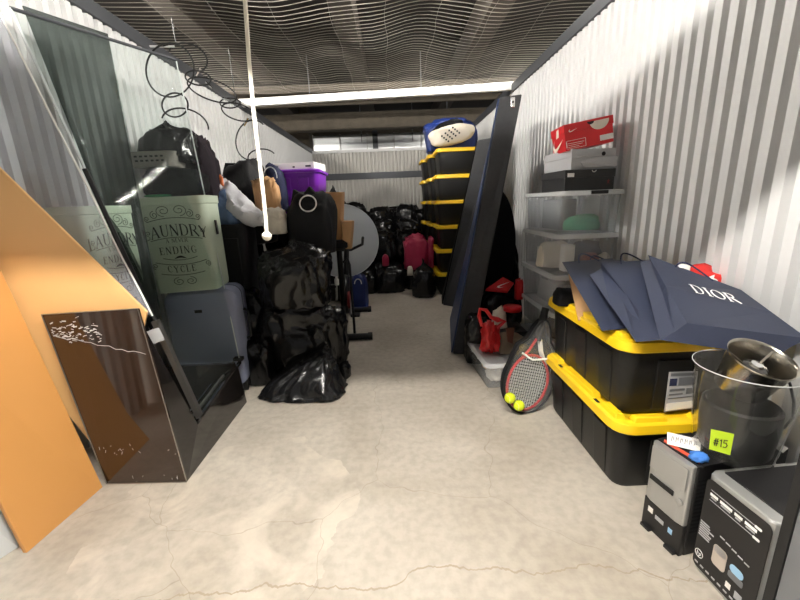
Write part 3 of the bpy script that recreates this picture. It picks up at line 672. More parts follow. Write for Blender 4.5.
# shoe boxes
SZ = 5*.2545+.008
def shoebox(name, label, w_, d_, h_, m):
    t = thing(name, label, 'shoe box')
    MB().b2(-w_/2+.004, w_/2-.004, -d_/2+.004, d_/2-.004, 0, h_-.03).build('box', m, t)
    lid = MB().b2(-w_/2, w_/2, -d_/2, d_/2, h_-.045, h_).build('lid', m, t, bevel=.002); return t, lid
def swoosh(h):  # a tick-shaped mark
    return [(0, .30), (.10, .06), (.24, .02), (.45, .12), (1.0, .55), (.42, .26), (.26, .20), (.16, .24), (.14, .42), (.20, .62)]
b1, l1 = shoebox('shoe_box', 'black shoe box with small white label, bottom of the shoe box stack', .31, .32, .118, 'black_card')
b1.location = (1.175, 2.49, SZ); b1.rotation_euler = (0, 0, math.radians(3))
MB().box((-.12, -.1610, .088), (.04, .003, .022)).build('label', 'white_card', b1)
mb = MB(); mb.slab([Vector((.115+.022*(x-.5)*1.2, -.1575, .03+.03*(y))) for x, y in ((.2, 0), (.5, .35), (.8, 0), (.62, .5), (.95, .75), (.6, .7), (.55, 1), (.45, .7), (.1, .62), (.4, .5))], (0, -1, 0), .001); mb.build('emblem', 'red_dark', b1)
MB().tube([Vector((.02+.012*math.cos(a), -.162, .112+.01*math.sin(a))) for a in [math.pi*k/8+math.pi for k in range(9)]], .002, 5).build('finger_hole', 'white_card', b1)
b2_, l2 = shoebox('shoe_box', 'grey shoe box with folded front flap, middle of the shoe box stack', .28, .33, .115, 'grey_card')
b2_.location = (1.19, 2.52, SZ+.1195); b2_.rotation_euler = (0, 0, math.radians(6))
MB().slab([(-.06, -.167, .01), (.145, -.170, .012), (.15, -.170, .07), (-.04, -.168, .062), (-.085, -.172, .04)], (0, -1, 0), .003).build('flap', 'grey_card', b2_)
MB().lathe([(.012, 0), (.012, .002)], 16, (.06, -.1665, .085), Matrix.Rotation(math.pi/2, 3, 'X')).build('logo_dot', 'black_card', b2_)
b3, l3 = shoebox('shoe_box', 'red shoe box with white tick marks, tilted on top of the shoe boxes', .28, .22, .145, 'red')
b3.location = (1.185, 2.46, SZ+.247); b3.rotation_euler = (0, math.radians(-9), math.radians(-4))
mb = MB(); mb.slab([Vector((-.1408, .09-.18*x, .005+.12*y)) for x, y in swoosh(1)], (-1, 0, 0), .001)
mb.slab([Vector((-.1408, .02-.05*x, .085+.05*y)) for x, y in ((0, 0), (.9, .1), (1, 1), (.3, .9))], (-1, 0, 0), .001); mb.build('tick_mark', 'cream', b3)
mb = MB(); mb.slab([Vector((-.115+.05*x, -.111, .098+.03*y)) for x, y in swoosh(1)], (0, -1, 0), .001)
for (x0, x1, z0, z1) in ((-.132, -.02, .052, .0535), (-.132, -.02, .008, .0095), (-.0215, -.02, .008, .0535), (-.132, -.127, .015, .048), (-.130, -.128, .02, .046), (-.122, -.03, .036, .038), (-.122, -.04, .026, .028), (-.122, -.06, .016, .018)):
    mb.b2(x0, x1, -.1085, -.1065, z0, z1)
mb.build('printing', 'white_card', b3)
MB().b2(.06, .135, -.109, -.107, .018, .048).build('label', 'white_card', b3)
mb = MB(); mb.slab([Vector((.06+.055*math.cos(a), -.1112, .132+.05*math.sin(a))) for a in [math.pi+math.pi*k/12 for k in range(13)]], (0, -1, 0), .001); mb.build('half_circle', 'cream', l3)
mb = MB(); mb.slab([Vector((.012+.02*math.cos(a), -.1113, .134+.016*math.sin(a))) for a in [math.pi+math.pi*k/8 for k in range(9)]], (0, -1, 0), .001); mb.build('finger_hole', 'rubber', l3)

# ------------------------------------------------------------------ small things in front of the clear bins
sb = clear_bin('clear_bin', 'small clear bin with pale lid on the floor beside the rackets', .34, .58, .185)
sb.location = (.735, 2.62, 0); sb.rotation_euler = (0, 0, math.radians(4)); 
for k, (x, y) in enumerate(((.685, 2.48), (.70, 2.66), (.80, 2.5))):
    lump_o = bpy.data.objects.new('snack_packet', lump_mesh(40+k, .13, .16, .12, sub=3, fold=.2)); COL.objects.link(lump_o); lump_o.location = (x, y, .012); lump_o.data.materials.append(MATS['cream' if k != 1 else 'kraft'])
    tag(lump_o, 'pale packet packed inside the small clear floor bin', 'packet', 'packets in the small clear bin')
lump('brown_bag', 'brown cloth bag with leather strap on the small clear bin', 'bag', (495, 331, 526, 361), 2.55, .16, 'brown_bag', z0=.186, fold=.1, neck=0)
tag(MB().slab([at(506, 328, 1, 2.44), at(514, 327, 1, 2.44), at(512, 343, 1, 2.44), at(507, 341, 1, 2.44)], (0, -1, 0), .012).build('strap', 'brown_strap', bpy.data.objects['brown_bag']), None, None)
s_ = bpy.data.objects['strap']; s_.location = -Vector(bpy.data.objects['brown_bag'].location)
jr = thing('candy_jar', 'clear jar with red screw lid behind the brown cloth bag', 'jar', at(512, 320, 1, 2.72)+Vector((0, 0, -.06)))
MB().lathe([(0, 0), (.062, 0), (.068, .01), (.068, .105), (.055, .13), (.052, .135)], 24, cap0=False, cap1=False).build('glass', 'jar_glass', jr, True)
MB().lathe([(.066, .135), (.068, .14), (.068, .165), (.062, .170), (0, .170)], 24).build('lid', 'red_plastic', jr, True)
tag(MB().b2(.70, .96, 2.62, 2.86, .186, jr.location.z).build('carton', 'black_card', bevel=.003), 'dark carton on the small clear bin under the red-lidded jar', 'carton')
lump('red_bag', 'crumpled red plastic bag beside the red-lidded jar', 'plastic bag', (479, 318, 501, 341), 2.55, .14, 'red_plastic', z0=.188, fold=.5, square=1., sub=4)
rb_ = bpy.data.objects['red_bag']; o = MB().tube([at(*p, 1, 2.55) for p in ((482, 326), (479, 316), (480, 309), (486, 310), (491, 317), (498, 320), (505, 321), (497, 328))], [.012, .014, .012, .013, .014, .02, .012, .015], 8).build('bag_handle', 'red_plastic', None, True); o.parent = rb_; o.location = -Vector(rb_.location)
lump('white_cloth', 'white cloth tucked between the red bag and the red-lidded jar', 'cloth', (491, 304, 508, 322), 2.75, .1, 'cream', z0=.188, fold=.2, sub=3)
lump('trash_bag', 'small black bag slumped on the floor against the blue-edged panel', 'trash bag', (464, 312, 489, 358), 2.82, .2, 'trash', z0=0, fold=.15)
lump('trash_bag', 'black bag behind the red plastic bag, under the red cap', 'trash bag', (478, 282, 520, 335), 3.15, .34, 'trash2', z0=0, fold=.14)
cp = thing('red_flat_box', 'flat red box with white tick mark lying on the black bags', 'box', at(501, 290, 1, 3.02))
q = [at(486, 289, 1, 3.0), at(503, 277, 1, 3.08), at(514, 283, 1, 3.08), at(508, 291, 1, 2.98)]
nr = (q[1]-q[0]).cross(q[3]-q[0]).normalized()
if nr.dot(CO-q[0]) < 0: nr = -nr
MB().slab(q, -nr, .03).build('lid', 'red', cp, world=True)
mb = MB(); bu = q[3]*.5+q[0]*.5; mb.slab([q[0]*.35+q[3]*.65+nr*.001+(q[1]-q[0])*(.15+.55*x)+(q[3]-q[0])*(.5*y-.35) for x, y in swoosh(1)], nr, .001); mb.build('tick_mark', 'white_ink', cp, world=True)
lump('red_cloth', 'red cloth edge squeezed beside the bin stack', 'cloth', (515, 278, 523, 300), 2.95, .06, 'red', sub=3, square=.4, fold=.3)
lump('trash_bag', 'black bag wedged between the leaning panels and the right wall', 'trash bag', (482, 240, 522, 285), 3.75, .4, 'trash2', z0=0, fold=.14)
dsc = MB(); cc = at(498, 240, 1, 3.45)
dsc.lathe([(.0, -.015), (.27, -.015), (.28, 0), (.27, .015), (0, .015)], 40, cap0=False, cap1=False)
do = thing('folded_reflector', 'large round black disc leaning behind the blue-edged panel', 'disc', (cc.x, 3.45, cc.z)); do.scale = (1, 1, 1)
MB().lathe([(.0, -.015), (.25, -.015), (.26, 0), (.25, .015), (0, .015)], 40, M=Matrix.Diagonal((1, 2.0, 1)).to_4x4().to_3x3() if False else Matrix.Rotation(math.radians(80), 3, 'X') @ Matrix.Diagonal((.62, 1.75, 1)), cap0=False, cap1=False).build('cloth_disc', 'felt', do, True)

# tennis rackets in a clear cover
RB = at(519, 411, 2, .0); RT = at(546, 307, 1, 2.14)
ax = (RT-RB).normalized(); sx_ = Vector((1, .12, 0)); sx_ = (sx_-ax*sx_.dot(ax)).normalized(); nz_ = ax.cross(sx_)
if nz_.y > 0: nz_ = -nz_
def rk(u, v, n=0.): return RB+ax*v+sx_*u+nz_*n
def racket(label, mcol, off, grip):
    t = thing('tennis_racket', label, 'racket', RB+nz_*off, group='tennis rackets')
    HC, ha, hb_ = .185, .125, .17
    head = [rk(ha*math.sin(2*math.pi*k/40), HC-hb_*math.cos(2*math.pi*k/40), off) for k in range(40)]
    MB().tube(head, .0085, 8, True).build('head_frame', mcol, t, True, world=True)
    for s in (-1, 1):
        MB().tube([rk(s*.085, HC+.125, off), rk(s*.04, HC+.20, off), rk(s*.014, HC+.27, off)], .008, 8).build('throat', 'white_card' if s > 0 else mcol, t, True, world=True)
    MB().tube([rk(0, HC+.26, off), rk(0, HC+.46, off)], .015, 8).build('handle', grip, t, True, world=True)
    m = MB()
    for k in range(-8, 9):
        u = k*.0145
        l = hb_*math.sqrt(max(0, 1-(u/ha)**2))
        if l > .02: m.tube([rk(u, HC-l, off), rk(u, HC+l, off)], .0019, 3)
    for k in range(-9, 10):
        v = k*.018
        l = ha*math.sqrt(max(0, 1-(v/hb_)**2))
        if l > .02: m.tube([rk(-l, HC+v, off), rk(l, HC+v, off)], .0019, 3)
    so = m.build('strings', 'string', t, world=True); so['kind'] = 'stuff'
    return t
racket('red and white tennis racket leaning head down against the black totes', 'racket_red', .012, 'rubber')
racket('black tennis racket behind the red racket in the same cover', 'black_gloss', -.014, 'rubber')
cv = thing('racket_cover', 'clear racket cover with black trim around the two rackets', 'racket cover', RB)
out = [rk(.155*math.sin(2*math.pi*k/40)*(1 if math.cos(2*math.pi*k/40) > -.2 else (.95 if math.cos(2*math.pi*k/40) > -.6 else .62)), .20-.20*math.cos(2*math.pi*k/40) if math.cos(2*math.pi*k/40) > -.2 else .24+(-.2-math.cos(2*math.pi*k/40))*.42, .03) for k in range(40)]
MB().tube(out, .006, 6, True).build('trim', 'rubber', cv, True, world=True)
MB().slab([p-nz_*.003 for p in out], nz_, .002).build('clear_sheet', 'clear_wrap', cv, world=True)
MB().tube([rk(.10, .36, .034), rk(-.02, .33, .036), rk(-.09, .36, .034)], .006, 6).build('trim_band', 'white_card', cv, True, world=True)
MB().slab([p-nz_*.058 for p in out], nz_, .006).build('back_sheet', 'nylon', cv, world=True)
for (px, py) in ((510, 398), (519, 405.5)):
    c_ = at(px, py, 1, RB.y-.065)
    b = MB().lathe([(.0315*math.sin(math.pi*k/12), -.0315*math.cos(math.pi*k/12)) for k in range(13)], 20, cap0=False, cap1=False)
    t = thing('tennis_ball', 'yellow tennis ball in the racket cover, %s of the two' % ('left' if px < 515 else 'right'), 'ball', (c_.x, c_.y, max(c_.z, .0325)), (.5, .8, 0), 'tennis balls')
    b.build('felt_cover', 'ball', t, True)
    MB().tube([(.0318*math.cos(a)*math.cos(.5*math.sin(2*a)), .0318*math.sin(a)*math.cos(.5*math.sin(2*a)), .0318*math.sin(.5*math.sin(2*a))) for a in [2*math.pi*k/32 for k in range(32)]], .0008, 4, True).build('seam', 'white_card', t, True)

# ------------------------------------------------------------------ leaning dark panels
def panel(name, label, BL, BR, TL, TR, dY, m_front, m_side, cat='panel'):
    """front edge BL,BR,TL,TR; goes dY backwards"""
    BL, BR, TL, TR = map(Vector, (BL, BR, TL, TR)); d = Vector((BL.x/BL.y*.86*dY, dY, 0)); dt = Vector((TL.x/TL.y*.93*dY, dY, 0))
    t = thing(name, label, cat, (BL+BR)/2)
    MB().hexa([BL, BR, BR+d, BL+d, TL, TR, TR+dt, TL+dt]).build('core', m_front, t, world=True, bevel=.008)
    n = Vector((-1, 0, .15)).normalized()
    MB().slab([BL+Vector((-.002, .008, .01)), BL+d+Vector((-.002, -.01, .01)), TL+dt+Vector((-.002, -.01, -.01)), TL+Vector((-.002, .008, -.01))], n, .012).build('side_cover', m_side, t, world=True)
    return t
p2 = panel('bed_base', 'tall slate panel with blue side leaning toward the right wall, nearest of the panels', at(453, 354, 2, 0), at(471, 355, 2, 0), at(500, 97, 1, 3.05), at(522, 94, 1, 3.05), .95, 'slate', 'navy_vinyl')
pl = thing('x', '', '') if False else None
c1 = at(513, 102, 1, 3.03)
hw = MB().box((c1.x, 3.036, c1.z), (.03, .012, .07)).build('hinge_plate', 'chrome', p2, world=True, bevel=.003)
MB().lathe([(.008, 0), (.008, .004)], 12, (c1.x, 3.030, c1.z), Matrix.Rotation(math.pi/2, 3, 'X')).build('screw_hole', 'rubber', p2, world=True)
panel('mattress', 'tall black covered mattress leaning between the yellow-lidded stack and the blue-edged panel', at(443, 305, 2, 0), at(465, 311, 2, 0)+Vector((0, .1, 0)), at(478, 140, 1, 4.45), at(497, 137, 1, 4.4), .4, 'slate', 'felt', 'mattress')
c2 = at(484, 139, 1, 4.4)

# things on the tote stack
lump('blue_bag', 'royal blue bag on top of the yellow-lidded stacks, behind the pillow', 'bag', (423, 121, 476, 162), 5.75, .4, 'blue', z0=6*.315+.015, square=.5, fold=.05)
lump('black_cloth', 'black cloth draped over the patterned pillow', 'cloth', (431, 119, 464, 137), 5.35, .2, 'felt', fold=.1, z0=2.02, lean=(.5, 0))
pw = thing('pillow', 'white pillow with black diamond print on the nearest yellow-lidded stack', 'pillow', at(453, 141, 1, 5.1))
pm = lump_mesh(3, .60, .34, .24, sub=4, fold=.03, square=.85, flat=2); pm.name = 'pillow_body'; pm.materials.append(MATS['cream'])
po = bpy.data.objects.new('pillow_body', pm); COL.objects.link(po); po.parent = pw; po.location = (0, .06, -.12)
pw.location.z = 6*.315+.155; pw.rotation_euler = (math.radians(10), math.radians(-8), 0)
for i in range(4):
    for j in range(4):
        x_, z_ = -.05+(i-j)*.036+(i+j-3)*.012, (i+j-3)*.024
        MB().lathe([(.0115, 0), (.0115, .006)], 8, (x_, -.118, z_+.015), Matrix.Rotation(math.pi/2, 3, 'X')).build('printed_dot', 'black_ink', pw)

# ------------------------------------------------------------------ left side: boards, black cabinet, glass panels
def board(name, label, quad, th, m, cat='board'):
    q = [Vector(p) for p in quad]; n = (q[1]-q[0]).cross(q[3]-q[0]).normalized()
    if n.x > 0: n = -n
    o = MB().slab(q, n, th).build(name, m, None, bevel=.003); return tag(o, label, cat)
f0, f1 = at(27, 553, 2, 0), at(103, 487, 2, 0)
board('wooden_board', 'orange-brown wooden board leaning on the left wall in front of the black cabinet', [f0, f1, at(-17, 232, 0, -1.66), at(-90, 330, 0, -1.66)], .018, 'ply')
board('wooden_board', 'pale tan board leaning behind the orange-brown board', [at(112, 470, 1, 1.63), at(147, 312, 1, 1.63), at(-13, 156, 1, 1.61), at(-8, 320, 1, 1.61)], .012, 'ply_tan')
board('white_sheet', 'white plastic sheet at the left edge beside the orange-brown board', [at(-20, 572, 2, 0), at(19, 547, 2, 0), at(-4, 492, 0, -1.58), at(-40, 500, 0, -1.58)], .006, 'pale_plastic', 'sheet')
# black display cabinet
cab = thing('black_cabinet', 'glossy black cabinet with scratched dark brown front, on the floor by the boards', 'cabinet', (-1.22, 1.95, 0))
x0, x1, y0, y1, zt = -1.41, -1.02, 1.56, 2.32, .86
A = [at(107, 484, 2, 0), at(187, 482, 2, 0), at(138, 309, 1, 1.58), at(42, 315, 1, 1.58)]
MB().slab(A, (0, 1, 0), .012).build('front_panel', 'smoke_brown', cab, world=True, bevel=.002)
MB().slab([A[1]+Vector((0, .004, 0)), at(247, 402, 2, 0), at(238, 366, 0, -1.03), at(198, 424, 0, -1.03), at(136, 312, 1, 1.60)], (-1, 0, 0), .014).build('side_panel', 'black_gloss', cab, world=True, bevel=.002)
MB().b2(-1.41, -1.04, 1.60, 2.28, .0, .10).build('bottom', 'black_gloss', cab, world=True)
MB().b2(-1.46, -1.04, 2.26, 2.285, .0, .30).build('rear_panel', 'black_gloss', cab, world=True)
for a, b in ((A[1], A[2]), (A[2], A[3]), (A[0], A[1]), (A[0], A[3])):
    MB().tube([a+Vector((0, -.002, .002)), b+Vector((0, -.002, .002))], .0022, 5).build('edge_chip', 'alu', cab, world=True)
# scratches of the front panel
mb = MB(); random.seed(12)
def bl(u, v): return (A[0]*(1-u)+A[1]*u)*(1-v)+(A[3]*(1-u)+A[2]*u)*v+Vector((0, -.0012, 0))
for k in range(90):
    u = random.uniform(.03, .52); v = random.gauss(.90, .03)
    mb.ribbon([bl(u, v), bl(u+random.uniform(.01, .05), v+random.uniform(-.008, .008))], random.uniform(.0015, .005), (0, -1, 0), .0004)
mb.ribbon([bl(.1+.85*k/14, .88-.12*k/14+random.uniform(-.008, .008)) for k in range(15)], .0022, (0, -1, 0), .0004)
for k in range(26):
    u = random.uniform(.05, .98); v = random.choice((.22, .24, .03, .2))+random.uniform(-.02, .02)
    mb.ribbon([bl(u, v), bl(u+random.uniform(-.02, .02), v+random.uniform(-.02, .02))], .002, (0, -1, 0), .0004)
sc = mb.build('scratches', 'grey_card', cab, world=True); sc['kind'] = 'stuff'

# glass panels leaning above the cabinet
def pane(name, label, BN, BF, TF, TN, m, th=.006):
    BN, BF, TF, TN = map(Vector, (BN, BF, TF, TN))
    t = thing(name, label, 'glass panel', (BN+BF)/2)
    n = (BF-BN).cross(TN-BN).normalized(); n = n if n.x > 0 else -n
    N = 8; v = []; f = []
    for i in range(N+1):
        for j in range(N+1):
            a, b = i/N, j/N; v.append((BN*(1-a)+BF*a)*(1-b)+(TN*(1-a)+TF*a)*b)
    for i in range(N):
        for j in range(N): k = i*(N+1)+j; f.append((k, k+N+1, k+N+2, k+1))
    o = MB().add(v, f).build('sheet', m, t, True, world=True)
    s = o.modifiers.new('thick', 'SOLIDIFY'); s.thickness = th
    return t, n
gBN, gBF, gTF, gTN = at(200, 417, 1, 1.85), at(240, 362, 1, 2.42), at(176, 60, 1, 2.62), at(10, 8, 1, 1.92)
gp, gn = pane('showcase_glass', 'large clear glass panel leaning above the black cabinet with a metal foot rail', gBN, gBF, gTF, gTN, 'glass')
# front post: aluminium at the foot, black seal above
k1 = gBN+(gTN-gBN)*.28; k2 = gBN+(gTN-gBN)*.66
MB().tube([gBN, k1], .020, 4).build('metal_post', 'alu', gp, world=True)
MB().tube([k1, k2], .011, 6).build('black_seal', 'rubber', gp, world=True)
MB().tube([k2, gTN], .006, 6).build('pale_edge', 'pale_plastic', gp, world=True)
MB().tube([gBF, gTF], .004, 6).build('rear_edge', 'pale_plastic', gp, world=True)
MB().tube([gTF, gTN], .009, 6).build('top_edge', 'rail_dark', gp, world=True)
for d_, r_, mm in ((0, .013, 'chrome'), (-.045, .009, 'alu'), (-.08, .006, 'chrome')):
    MB().tube([gBN+Vector((d_, .02, .0)), gBF+Vector((d_, 0, 0))], r_, 4).build('foot_rail', mm, gp, world=True)
MB().box(gBF+Vector((-.01, .01, .02)), (.06, .04, .02)).build('corner_clip', 'rubber', gp, world=True)
MB().slab([gBN+(gTN-gBN)*.23+Vector((.02, -.024, 0)), gBN+(gTN-gBN)*.23+Vector((-.05, -.024, -.02)), gBN+(gTN-gBN)*.265+Vector((-.05, -.024, -.02)), gBN+(gTN-gBN)*.265+Vector((.02, -.024, 0))], (0, -1, 0), .001).build('clear_tape', 'clear_lid', gp, world=True)
# pane behind it, tinted dark to imitate a reflection
sp_, _ = pane('showcase_glass', 'glass panel with a dark reflection put into its tint, leaning behind the clear panel', at(150, 330, 1, 2.02), at(161, 320, 1, 2.28), at(107, 34, 1, 2.32), at(22, 6, 1, 1.98), 'dark_reflection_glass')
# acrylic sheet at the left edge
board('acrylic_sheet', 'scuffed clear acrylic sheet leaning at the left edge over the corrugated wall', [at(152, 316, 1, 1.66), at(118, 330, 0, -1.70), at(-30, 150, 0, -1.72), at(-2, 10, 1, 1.84)], .006, 'acrylic', 'sheet')
mb = MB(); random.seed(2)
asq = [at(152, 316, 1, 1.66), at(-2, 10, 1, 1.84)]
tag(MB().tube([asq[0]+(asq[1]-asq[0])*k/10+Vector((random.uniform(-.003, .003), 0, 0)) for k in range(11)], .004, 5).build('sheet_edge', 'white_card', bpy.data.objects['acrylic_sheet']), None, None)

# lavender suitcase
su = thing('suitcase', 'lavender grey hard-shell suitcase standing behind the glass panel', 'suitcase', (-1.29, 2.56, 0), (0, 0, math.radians(8)))
SW, SD, SH = .46, .27, .70
sh = MB()
for s, (ya, yb) in ((0, (-SD/2, -.012)), (1, (.012, SD/2))):
    n = 8
    rr = [[Vector((p.x, y, p.y+.05+SH/2)) for p in rrect(SW-e, SH-e, .07, 0, 6)] for (y, e) in (((ya, .05), (ya+.02, .012), (yb, 0)) if s == 0 else ((ya, 0), (yb-.02, .012), (yb, .05)))]
    MB().loft(rr).build('shell', 'lavender', su, True)
MB().loft([[Vector((p.x, y, p.y+.05+SH/2)) for p in rrect(SW-.004, SH-.004, .07, 0, 6)] for y in (-.012, .012)]).build('zip_band', 'rubber', su, True)
MB().tube([(SW/2+.002, -.02, .36), (SW/2+.028, -.02, .38), (SW/2+.028, -.02, .56), (SW/2+.002, -.02, .58)], .010, 8).build('side_handle', 'rubber', su, True)
MB().box((-.02, -SD/2-.001, .05+SH*.80), (.045, .004, .02)).build('brand_plate', 'black_card', su)
for sx in (-1, 1):
    for sy in (-1, 1):
        c = Vector((sx*(SW/2-.035), sy*(SD/2-.04), .026)); wh = MB().lathe([(.014, -.012), (.026, -.012), (.026, .012), (.014, .012)], 16, c, Matrix.Rotation(math.pi/2, 3, 'Y')).build('wheel', 'rubber', su, True)
        MB().box(c+Vector((0, 0, .028)), (.034, .04, .03)).build('fork', 'black_card', wh)
# hampers
def hamper(label, loc, rz, tilt):
    t = thing('laundry_hamper', label, 'hamper', loc, (0, tilt, rz), 'printed laundry hampers')
    w_, d_, h_ = .40, .30, .585
    MB().loft([rrect(w_*.90, d_*.9, .03, 0), rrect(w_*.93, d_*.93, .04, .02), rrect(w_*.985, d_*.97, .05, h_-.05), rrect(w_*1.02, d_*1.02, .055, h_-.045), rrect(w_*1.02, d_*1.02, .055, h_), rrect(w_*.98, d_*.98, .05, h_), rrect(w_*.9, d_*.9, .04, .03)]).build('body', 'sage', t, True)
    MB().box((w_/2+.003, -.02, h_*.66), (.006, .03, .09)).build('grip_hole', 'black_card', t)
    y = -d_/2*.965; n = (0, -1, .04); mb = MB(); X = (1, 0, 0); Z = (0, -.02, 1)
    def pt_(a, b): return Vector((a, y+.0025-.010*(b/h_), b))
    write(mb, 'LAUNDRY', pt_(0, .355), X, Z, .068, n, True, .05, curve=.75)
    write(mb, 'A NEVER', pt_(0, .315), X, Z, .024, n, True, .10, curve=.6)
    write(mb, 'ENDING', pt_(0, .245), X, Z, .044, n, True, .16, curve=.2)
    write(mb, 'CYCLE', pt_(0, .128), X, Z, .040, n, True, .2, curve=-.8)
    for (z_, cv_, l_, s_) in ((.462, .9, .15, 1), (.345, .75, .15, 1), (.205, -1.6, .10, -1), (.175, -1.0, .15, -1), (.11, -.9, .13, -1)):
        mb.ribbon([pt_(-l_+2*l_*k/16, z_-cv_*(-l_+2*l_*k/16)**2) for k in range(17)], .0035, n)
    def curl(cx, cz, r, turns, dirn, a0, sx=1.):
        P = []
        for k in range(30):
            u = k/29; a = a0+dirn*turns*2*math.pi*u; rr_ = r*(1-.8*u); P.append(pt_(cx+rr_*math.cos(a)*sx, cz+rr_*math.sin(a)))
        mb.ribbon(P, .0032, n)
    for s in (-1, 1):
        curl(s*.045, .505, .034, 1.6, s, -1.57, 1.3); curl(s*.10, .482, .024, 1.5, -s, 1.57); curl(s*.145, .462, .016, 1.4, s, -1.57)
        curl(s*.035, .070, .026, 1.5, -s, 1.57, 1.4); curl(s*.155, .175, .018, 1.5, s, -1.57); curl(s*.155, .375, .016, 1.3, s, -1.57)
    mb.ribbon([pt_(-.035+.07*k/8, .213+.012*math.sin(math.pi*k/8)) for k in range(9)], [.001+.012*math.sin(math.pi*k/8) for k in range(9)], n)
    mb.build('printed_lettering', 'black_ink', t)
    return t
hamper('sage green laundry hamper with black lettering, on the lavender suitcase', (-1.335, 2.53, .752), math.radians(7), math.radians(-1))
hamper('sage green laundry hamper turned sideways behind the dark-tinted glass, by the wall', (-1.555, 2.05, .80), math.radians(78), 0).scale = (.78, .78, .84)
tag(MB().b2(-1.71, -1.48, 1.90, 2.20, 0, .797).build('carton', 'black_card', bevel=.004), 'dark carton under the hamper by the wall', 'carton')
# things on the hampers
ZH = .752+.59
lump('green_cloth', 'green cloth folded on the rim of the laundry hamper', 'cloth', (149, 195, 176, 210), 2.52, .22, 'green', fold=.12, z0=ZH)
lump('dark_clothes', 'heap of dark clothes on top of the laundry hamper', 'clothing', (148, 168, 207, 207), 2.60, .26, 'felt', fold=.12, z0=ZH, square=.6)
bk = thing('grey_basket', 'grey perforated basket on the dark clothes behind the glass', 'basket', at(160, 168, 1, 2.62))
MB().loft([[Vector((p.x, p.y, z)) for p in rrect(w_, d_, .04, z)] for (w_, d_, z) in ((.26, .18, 0), (.30, .20, .09), (.285, .19, .09), (.25, .17, .01))]).build('body', 'grey_basket', bk, True)
for i in range(6):
    for j in range(2): MB().box((-.08+i*.032, -.098-.004*j, .035+j*.025), (.016, .004, .01)).build('slot', 'rubber', bk)
bk.location.z = max(bk.location.z, 1.47)
lump('trash_bag', 'black trash bag on top of the heap behind the glass panel', 'trash bag', (144, 122, 196, 168), 2.72, .34, 'trash', neck=.25, z0=1.55, fold=.13)
lump('dark_jacket', 'dark plum jacket bag hanging down beside the glass edge', 'jacket', (184, 132, 217, 212), 2.95, .3, 'plum', fold=.16, square=.6)
tag(MB().tube([at(*p, 1, 3.02) for p in ((218, 174), (221, 178), (222, 186), (220, 193))], [.012, .016, .016, .010], 8).build('leather_strap', 'orange', None, True), 'short orange leather strap beside the dark jacket', 'strap')
lump('jeans', 'folded blue jeans between the jacket and the white cloth', 'jeans', (214, 190, 240, 225), 3.0, .22, 'denim', fold=.25, square=.6)
cpts = [at(*p, 1, y) for p, y in (((221, 183), 3.1), ((228, 194), 3.06), ((238, 207), 3.0), ((250, 216), 2.98), ((267, 223), 2.97))]
path = []; rad = []
for k in range(33):
    t_ = k/32*4; i_ = min(3, int(t_)); f_ = t_-i_
    path.append(cpts[i_]*(1-f_)+cpts[i_+1]*f_); rad.append((.05, .085, .095, .08, .045)[i_]*(1-f_)+(.05, .085, .095, .08, .045)[i_+1]*f_)
wc = MB().tube(path, rad, 28)
for v in wc.v:
    nv = noise.noise(v*9)*.02+(.5-abs(noise.noise(Vector((v.x*22, v.y*8, v.z*22)))))*.03
    v.z += nv; v.y -= nv
o = wc.build('white_cloth', 'white_cloth', None, True)
tag(o, 'twisted pale grey cloth draped over the black suitcase', 'cloth')
lump('black_duffel', 'black nylon duffel bag with a cinched corner, left of the purple tote', 'duffel bag', (223, 160, 276, 214), 3.35, .5, 'nylon', fold=.1, z0=.95)
cn = at(229, 166, 1, 3.3)
MB().loft([[at(222+dx, 176, 1, 3.3)+Vector((0, dy, 0)) for dx, dy in ((0, 0), (12, 0), (12, .06), (0, .06))], [at(228+dx, 163, 1, 3.3)+Vector((0, dy, 0)) for dx, dy in ((-3, 0), (7, 0), (7, .04), (-3, .04))]]).build('cinched_corner', 'nylon', None)
ccn = bpy.data.objects['cinched_corner']; ccn.parent = bpy.data.objects['black_duffel']; ccn.location = -Vector(bpy.data.objects['black_duffel'].location)
pouch = lump('paper_pouch', 'tan crumpled paper bag in front of the navy cloth', 'paper bag', (254, 177, 279, 210), 3.12, .14, 'kraft', fold=.26, square=.45)
lump('navy_cloth', 'dark navy clothing hanging beside the purple tote', 'cloth', (263, 164, 286, 212), 3.5, .25, 'navy', fold=.14)
o = MB().tube([at(270+7*math.cos(a), 178-11*math.sin(a), 1, 3.12) for a in [math.pi*k/12 for k in range(13)]], .004, 6).build('loop_handle', 'pale_plastic', None, True); o.parent = pouch; o.location = -Vector(pouch.location)
lump('cream_cloth', 'cream cloth bundle below the rope knot', 'cloth', (264, 207, 288, 234), 3.0, .18, 'cream', fold=.28, square=.6)
# big black case under the cloth
bs = thing('black_suitcase', 'large black soft suitcase standing behind the lavender suitcase', 'suitcase', at(240, 300, 1, 2.98))
c = bs.location; cz = at(240, 224, 1, 2.9).z
MB().loft([rrect(.30, .30, .05, z) for z in (.02-0, cz-.03)]+[rrect(.26, .26, .05, cz)]).build('body', 'nylon', bs, True)
MB().tube([(-.1, -.152, .1), (-.1, -.152, cz-.1), (.1, -.152, cz-.1), (.1, -.152, .1)], .006, 6).build('front_zip', 'rubber', bs, True)
MB().tube([(-.07, 0, cz), (-.06, 0, cz+.03), (.06, 0, cz+.03), (.07, 0, cz)], .01, 6).build('top_handle', 'rubber', bs, True)
bs.location = (c.x, 3.0, 0)

